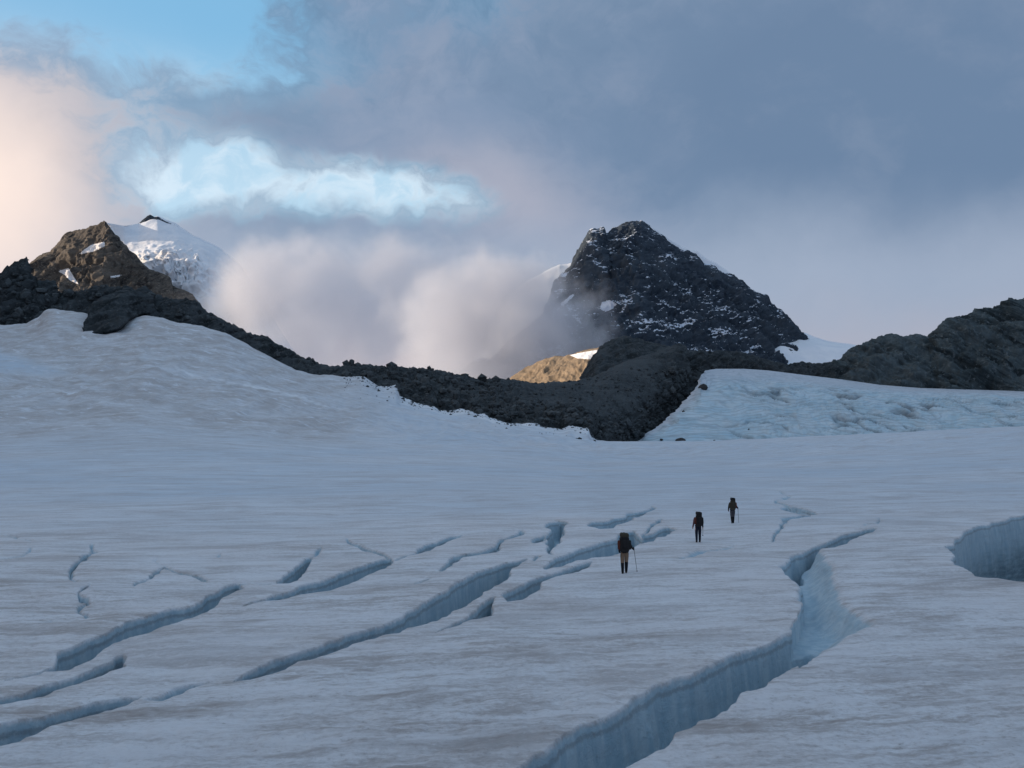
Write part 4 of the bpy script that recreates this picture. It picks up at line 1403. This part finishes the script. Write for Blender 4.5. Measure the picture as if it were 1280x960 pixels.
def tube(name, pts, r_, mat_, parent=None, seg=8):
    bm = bmesh.new()
    rings = []
    for i, p in enumerate(pts):
        a = pts[max(0, i - 1)]; b_ = pts[min(len(pts) - 1, i + 1)]
        t = (b_ - a).normalized()
        u_ = t.orthogonal().normalized(); w_ = t.cross(u_)
        rad = r_[i] if isinstance(r_, (list, tuple)) else r_
        rings.append([bm.verts.new(p + (u_ * math.cos(k * 2 * math.pi / seg) + w_ * math.sin(k * 2 * math.pi / seg)) * rad) for k in range(seg)])
    for A, B in zip(rings, rings[1:]):
        for k in range(seg):
            bm.faces.new((A[k], A[(k + 1) % seg], B[(k + 1) % seg], B[k]))
    bm.faces.new(rings[0][::-1]); bm.faces.new(rings[-1])
    bmesh.ops.recalc_face_normals(bm, faces=bm.faces[:])
    me = bpy.data.meshes.new(name)
    bm.to_mesh(me); bm.free()
    return link(name, me, mat_, parent)


def hiker(px, py, label, top, sleeve_l, legs, gaiter, pose, pole, pack_label, pack_cols, pole_label, yaw=0.0, pack_scale=1.0):
    x, z = ray(px, py)
    Y = float(-CAM_Z / z); X = float(x * Y)
    gz = float(height(np.array([X]), np.array([Y]))[0])
    root = bpy.data.objects.new('person', None)
    COL.objects.link(root)
    root.location = (X, Y, gz - 0.015)
    root.rotation_euler = (0, 0, yaw)
    tag(root, None, label, 'person', 'hikers crossing the glacier')
    p = pose
    vs = [V(0, 0.0, 0.96)]; rd = [(0.155, 0.115)]; ed = []

    def addv(parent_i, v, r_):
        vs.append(v); rd.append(r_); ed.append((parent_i, len(vs) - 1)); return len(vs) - 1
    lean = p.get('lean', 0.10)
    sp = addv(0, V(0, lean * 0.35, 1.14), (0.150, 0.105))
    ch = addv(sp, V(0, lean * 0.8, 1.33), (0.175, 0.125))
    nb = addv(ch, V(0, lean * 1.15, 1.475), (0.085, 0.075))
    nk = addv(nb, V(0, lean * 1.5, 1.54), 0.056)
    h1 = addv(nk, V(0, lean * 1.7 + 0.015, 1.62), (0.075, 0.085))
    h2 = addv(h1, V(0, lean * 1.8 + 0.015, 1.71), (0.078, 0.095))
    h3 = addv(h2, V(0, lean * 1.8, 1.775), (0.050, 0.06))
    for sd, key in ((-1, 'l'), (1, 'r')):
        sh = addv(ch, V(sd * 0.185, lean * 0.95, 1.42), 0.078)
        el = addv(sh, p['elbow_' + key], 0.060)
        wr = addv(el, p['wrist_' + key], 0.040)
        dd = (p['wrist_' + key] - p['elbow_' + key]).normalized()
        hd = p.get('hand_' + key, dd)
        hand_chains(vs, ed, rd, wr, hd, V(0, 1, 0.05) if abs(hd.z) > 0.6 else V(0, 0.2, 1), -sd * 1.0)
        hip = addv(0, V(sd * 0.098, 0.005, 0.90), 0.118)
        kn = addv(hip, p['knee_' + key], 0.086)
        cf = addv(kn, p['knee_' + key] * 0.62 + p['ankle_' + key] * 0.38 + V(0, -0.02, 0), 0.082)
        an = addv(cf, p['ankle_' + key], 0.064)
        fd = p.get('foot_' + key, V(0, 1, -0.15)).normalized()
        he = addv(an, p['ankle_' + key] + V(0, -0.03, -0.05), 0.052)
        ba = addv(he, p['ankle_' + key] + V(0, 0, -0.055) + fd * 0.12, (0.052, 0.036))
        addv(ba, p['ankle_' + key] + V(0, 0, -0.06) + fd * 0.19, (0.036, 0.022))
    me = skin_mesh('body', vs, ed, rd, 2)
    body = link('body', me, [M_SKIN, top, sleeve_l, legs, gaiter, M_BOOT], root)
    # clothing zones
    co = np.empty(len(me.vertices) * 3, np.float32); me.vertices.foreach_get('co', co); co = co.reshape(-1, 3)
    for poly in me.polygons:
        c = co[list(poly.vertices)].mean(0)
        zc = c[2]
        dl = min((Vector(c) - p['wrist_' + k]).length for k in 'lr')
        isarm = abs(c[0]) > 0.165 and zc > 0.70
        if zc > 1.50:
            k = 0
        elif isarm:
            hz = min(((Vector(c) - (p['wrist_' + k])).dot((p['wrist_' + k] - p['elbow_' + k]).normalized()), k) if (Vector(c) - p['wrist_' + k]).length < 0.25 else (-1, k) for k in 'lr')
            k = 2 if c[0] < 0 else 1
            for q in 'lr':
                if (Vector(c) - p['wrist_' + q]).dot((p['wrist_' + q] - p['elbow_' + q]).normalized()) > -0.01 and (Vector(c) - p['wrist_' + q]).length < 0.22:
                    k = p.get('glove', 0)
        elif zc > 0.93:
            k = 1
        elif zc > p.get('gaiter_z', 0.47):
            k = 3
        elif zc > 0.10:
            k = 4
        else:
            k = 5
        poly.material_index = k
    # face and hair
    hc = V(0, lean * 1.8 + 0.015, 1.69)
    for sd in (-1, 1):
        bm = bmesh.new(); bmesh.ops.create_uvsphere(bm, u_segments=8, v_segments=6, radius=0.013)
        e = bpy.data.meshes.new('eye'); bm.to_mesh(e); bm.free()
        o = link('eye', e, M_HAIR, body); o.location = hc + V(sd * 0.032, 0.088, -0.0)
        bm = bmesh.new(); bmesh.ops.create_uvsphere(bm, u_segments=8, v_segments=6, radius=0.028)
        for v in bm.verts:
            v.co.x *= 0.4; v.co.y *= 0.7
        e = bpy.data.meshes.new('ear'); bm.to_mesh(e); bm.free()
        o = link('ear', e, M_SKIN, body); o.location = hc + V(sd * 0.08, 0.0, -0.01)
    tube('nose', [hc + V(0, 0.09, 0.005), hc + V(0, 0.115, -0.03), hc + V(0, 0.095, -0.04)], [0.008, 0.014, 0.008], M_SKIN, body)
    tube('mouth', [hc + V(-0.022, 0.085, -0.07), hc + V(0, 0.094, -0.072), hc + V(0.022, 0.085, -0.07)], [0.004, 0.006, 0.004], M_RED, body)
    bm = bmesh.new(); bmesh.ops.create_uvsphere(bm, u_segments=20, v_segments=12, radius=0.1)
    for v in bm.verts:
        v.co.z *= 1.0
        if v.co.y > 0.03 and v.co.z < 0.045:
            v.co.y = 0.03 + (v.co.y - 0.03) * 0.3
        v.co.x *= 0.92; v.co.y *= 1.08
    hm = bpy.data.meshes.new('woolly_hat'); bm.to_mesh(hm); bm.free()
    o = link('woolly_hat' if p.get('hat') else 'hair', hm, p.get('hatmat', M_HAIR), root)
    o.location = hc + V(0, -0.012, 0.03)

    # backpack, carried: a thing of its own
    k = pack_scale
    pr = bpy.data.objects.new('backpack', None)
    COL.objects.link(pr)
    pr.matrix_world = Matrix.Translation(root.location) @ Matrix.Rotation(yaw, 4, 'Z') @ Matrix.Translation(V(p.get('pack_x', 0), -0.11, 1.02)) @ Matrix.Rotation(-lean * 0.9, 4, 'X')
    tag(pr, None, pack_label, 'backpack', 'backpacks on the hikers')
    c_main, c_lid, c_side, c_sideR = pack_cols
    capsule_box('main_bag', (0.42 * k, 0.29, 0.72), 0.10, 1, c_main, pr, (0, -0.12, 0.30))
    capsule_box('lid', (0.40 * k, 0.32, 0.21), 0.07, 2, c_lid, pr, (0, -0.11, 0.70), (0.12, 0.06, 0))
    capsule_box('side_pocket', (0.13, 0.20, 0.42), 0.055, 3, c_side, pr, (-0.235 * k, -0.09, 0.27))
    capsule_box('side_pocket', (0.13, 0.20, 0.42), 0.055, 4, c_sideR, pr, (0.235 * k, -0.09, 0.27))
    capsule_box('front_pocket', (0.25 * k, 0.09, 0.36), 0.04, 5, c_main, pr, (0, -0.285, 0.30))
    for sd in (-1, 1):
        tube('shoulder_strap', [V(sd * 0.10, 0.03, 0.50), V(sd * 0.12, 0.13, 0.50), V(sd * 0.135, 0.27, 0.36), V(sd * 0.16, 0.24, 0.18), V(sd * 0.17, 0.05, 0.06)], 0.02, M_BLACK, pr)
        tube('compression_strap', [V(sd * 0.09 * k, -0.33, 0.12), V(sd * 0.09 * k, -0.34, 0.34), V(sd * 0.09 * k, -0.28, 0.64)], 0.009, M_BLACK, pr)
    tube('hip_belt', [V(-0.17, 0.0, 0.03), V(-0.18, 0.14, 0.0), V(-0.08, 0.26, -0.02), V(0.08, 0.26, -0.02), V(0.18, 0.14, 0.0), V(0.17, 0.0, 0.03)], 0.026, M_BLACK, pr)
    if p.get('roll'):
        tube('sleeping_mat', [V(-0.20, -0.14, -0.04), V(-0.1, -0.14, -0.045), V(0.1, -0.14, -0.045), V(0.20, -0.14, -0.04)], 0.075, c_side, pr, 14)
    # trekking pole, held: a thing of its own
    if pole is not None:
        tip, topv = pole
        gl = bpy.data.objects.new('trekking_pole', None)
        COL.objects.link(gl)
        gl.matrix_world = Matrix.Translation(root.location) @ Matrix.Rotation(yaw, 4, 'Z') @ Matrix.Translation(tip)
        tag(gl, None, pole_label, 'trekking pole', 'trekking poles of the hikers')
        a = V(0, 0, 0); b_ = topv - tip
        tube('shaft', [a + b_ * 0.03, a + b_ * 0.5, a + b_ * 0.86], [0.010, 0.012, 0.012], M_METAL, gl)
        tube('tip', [a, a + b_ * 0.035], [0.003, 0.006], M_METAL, gl)
        tube('grip', [a + b_ * 0.85, a + b_ * 0.93, a + b_], [0.017, 0.019, 0.021], M_BLACK, gl)
        tube('basket', [a + b_ * 0.05, a + b_ * 0.056], [0.045, 0.04], M_BLACK, gl, 14)
    return root


POSE1 = dict(lean=0.12, elbow_l=V(-0.24, -0.02, 1.14), wrist_l=V(-0.22, 0.16, 0.97), elbow_r=V(0.315, 0.02, 1.17), wrist_r=V(0.43, 0.20, 1.06), hand_r=V(0.35, 0.9, 0.15), glove=1,
             knee_l=V(-0.10, 0.02, 0.51), ankle_l=V(-0.105, -0.09, 0.10), knee_r=V(0.085, 0.09, 0.52), ankle_r=V(0.08, 0.11, 0.105), gaiter_z=0.50, roll=False, hat=True, pack_x=-0.03, hatmat=M_BLACK)
hiker(781, 722.5, 'nearest hiker in khaki trousers and black gaiters, dark jacket, right arm out on a pole', M_BLACK, M_BLACK, M_KHAKI, M_BLACK, POSE1,
      (V(0.60, 0.30, 0.01), V(0.45, 0.29, 1.16)), 'bulky dark backpack with rust side pocket on the nearest hiker', (M_PACK, M_OLIVE, M_RED, M_PACK), 'dark trekking pole planted to the right of the nearest hiker', 0.0, 1.0)
POSE2 = dict(lean=0.10, elbow_l=V(-0.27, -0.03, 1.15), wrist_l=V(-0.31, 0.06, 0.90), elbow_r=V(0.26, -0.03, 1.15), wrist_r=V(0.29, 0.05, 0.90), knee_l=V(-0.10, 0.03, 0.50), ankle_l=V(-0.12, -0.06, 0.105),
             knee_r=V(0.10, 0.05, 0.51), ankle_r=V(0.10, 0.06, 0.105), gaiter_z=0.45, roll=False, hat=True, hatmat=M_BLACK)
hiker(873, 678.5, 'middle hiker in dark trousers with dusty red left sleeve, both arms hanging down', M_NAVY, M_PINK, M_NAVY, M_NAVY, POSE2,
      (V(0.33, 0.24, 0.36), V(0.31, 0.06, 0.95)), 'tall black backpack with dark red pocket on the middle hiker', (M_PACK, M_PACK, M_RED, M_PACK), 'trekking pole carried in the right hand of the middle hiker', 0.05, 0.85)
POSE3 = dict(lean=0.10, elbow_l=V(-0.27, -0.02, 1.15), wrist_l=V(-0.27, 0.12, 0.93), elbow_r=V(0.31, 0.02, 1.16), wrist_r=V(0.40, 0.18, 1.06), hand_r=V(0.3, 0.9, 0.1), glove=1, knee_l=V(-0.07, 0.03, 0.50), ankle_l=V(-0.065, -0.08, 0.12),
             knee_r=V(0.065, 0.07, 0.51), ankle_r=V(0.06, 0.10, 0.105), gaiter_z=0.48, roll=False, hat=True, hatmat=M_RED)
hiker(916, 656.5, 'farthest hiker in grey trousers and black gaiters with a pole on the right', M_NAVY, M_BLACK, M_GREY, M_BLACK, POSE3,
      (V(0.46, 0.26, 0.01), V(0.42, 0.26, 1.15)), 'olive and rust backpack on the farthest hiker', (M_OLIVE, M_PACK, M_OLIVE, M_RED), 'thin trekking pole beside the farthest hiker', -0.08, 0.85)
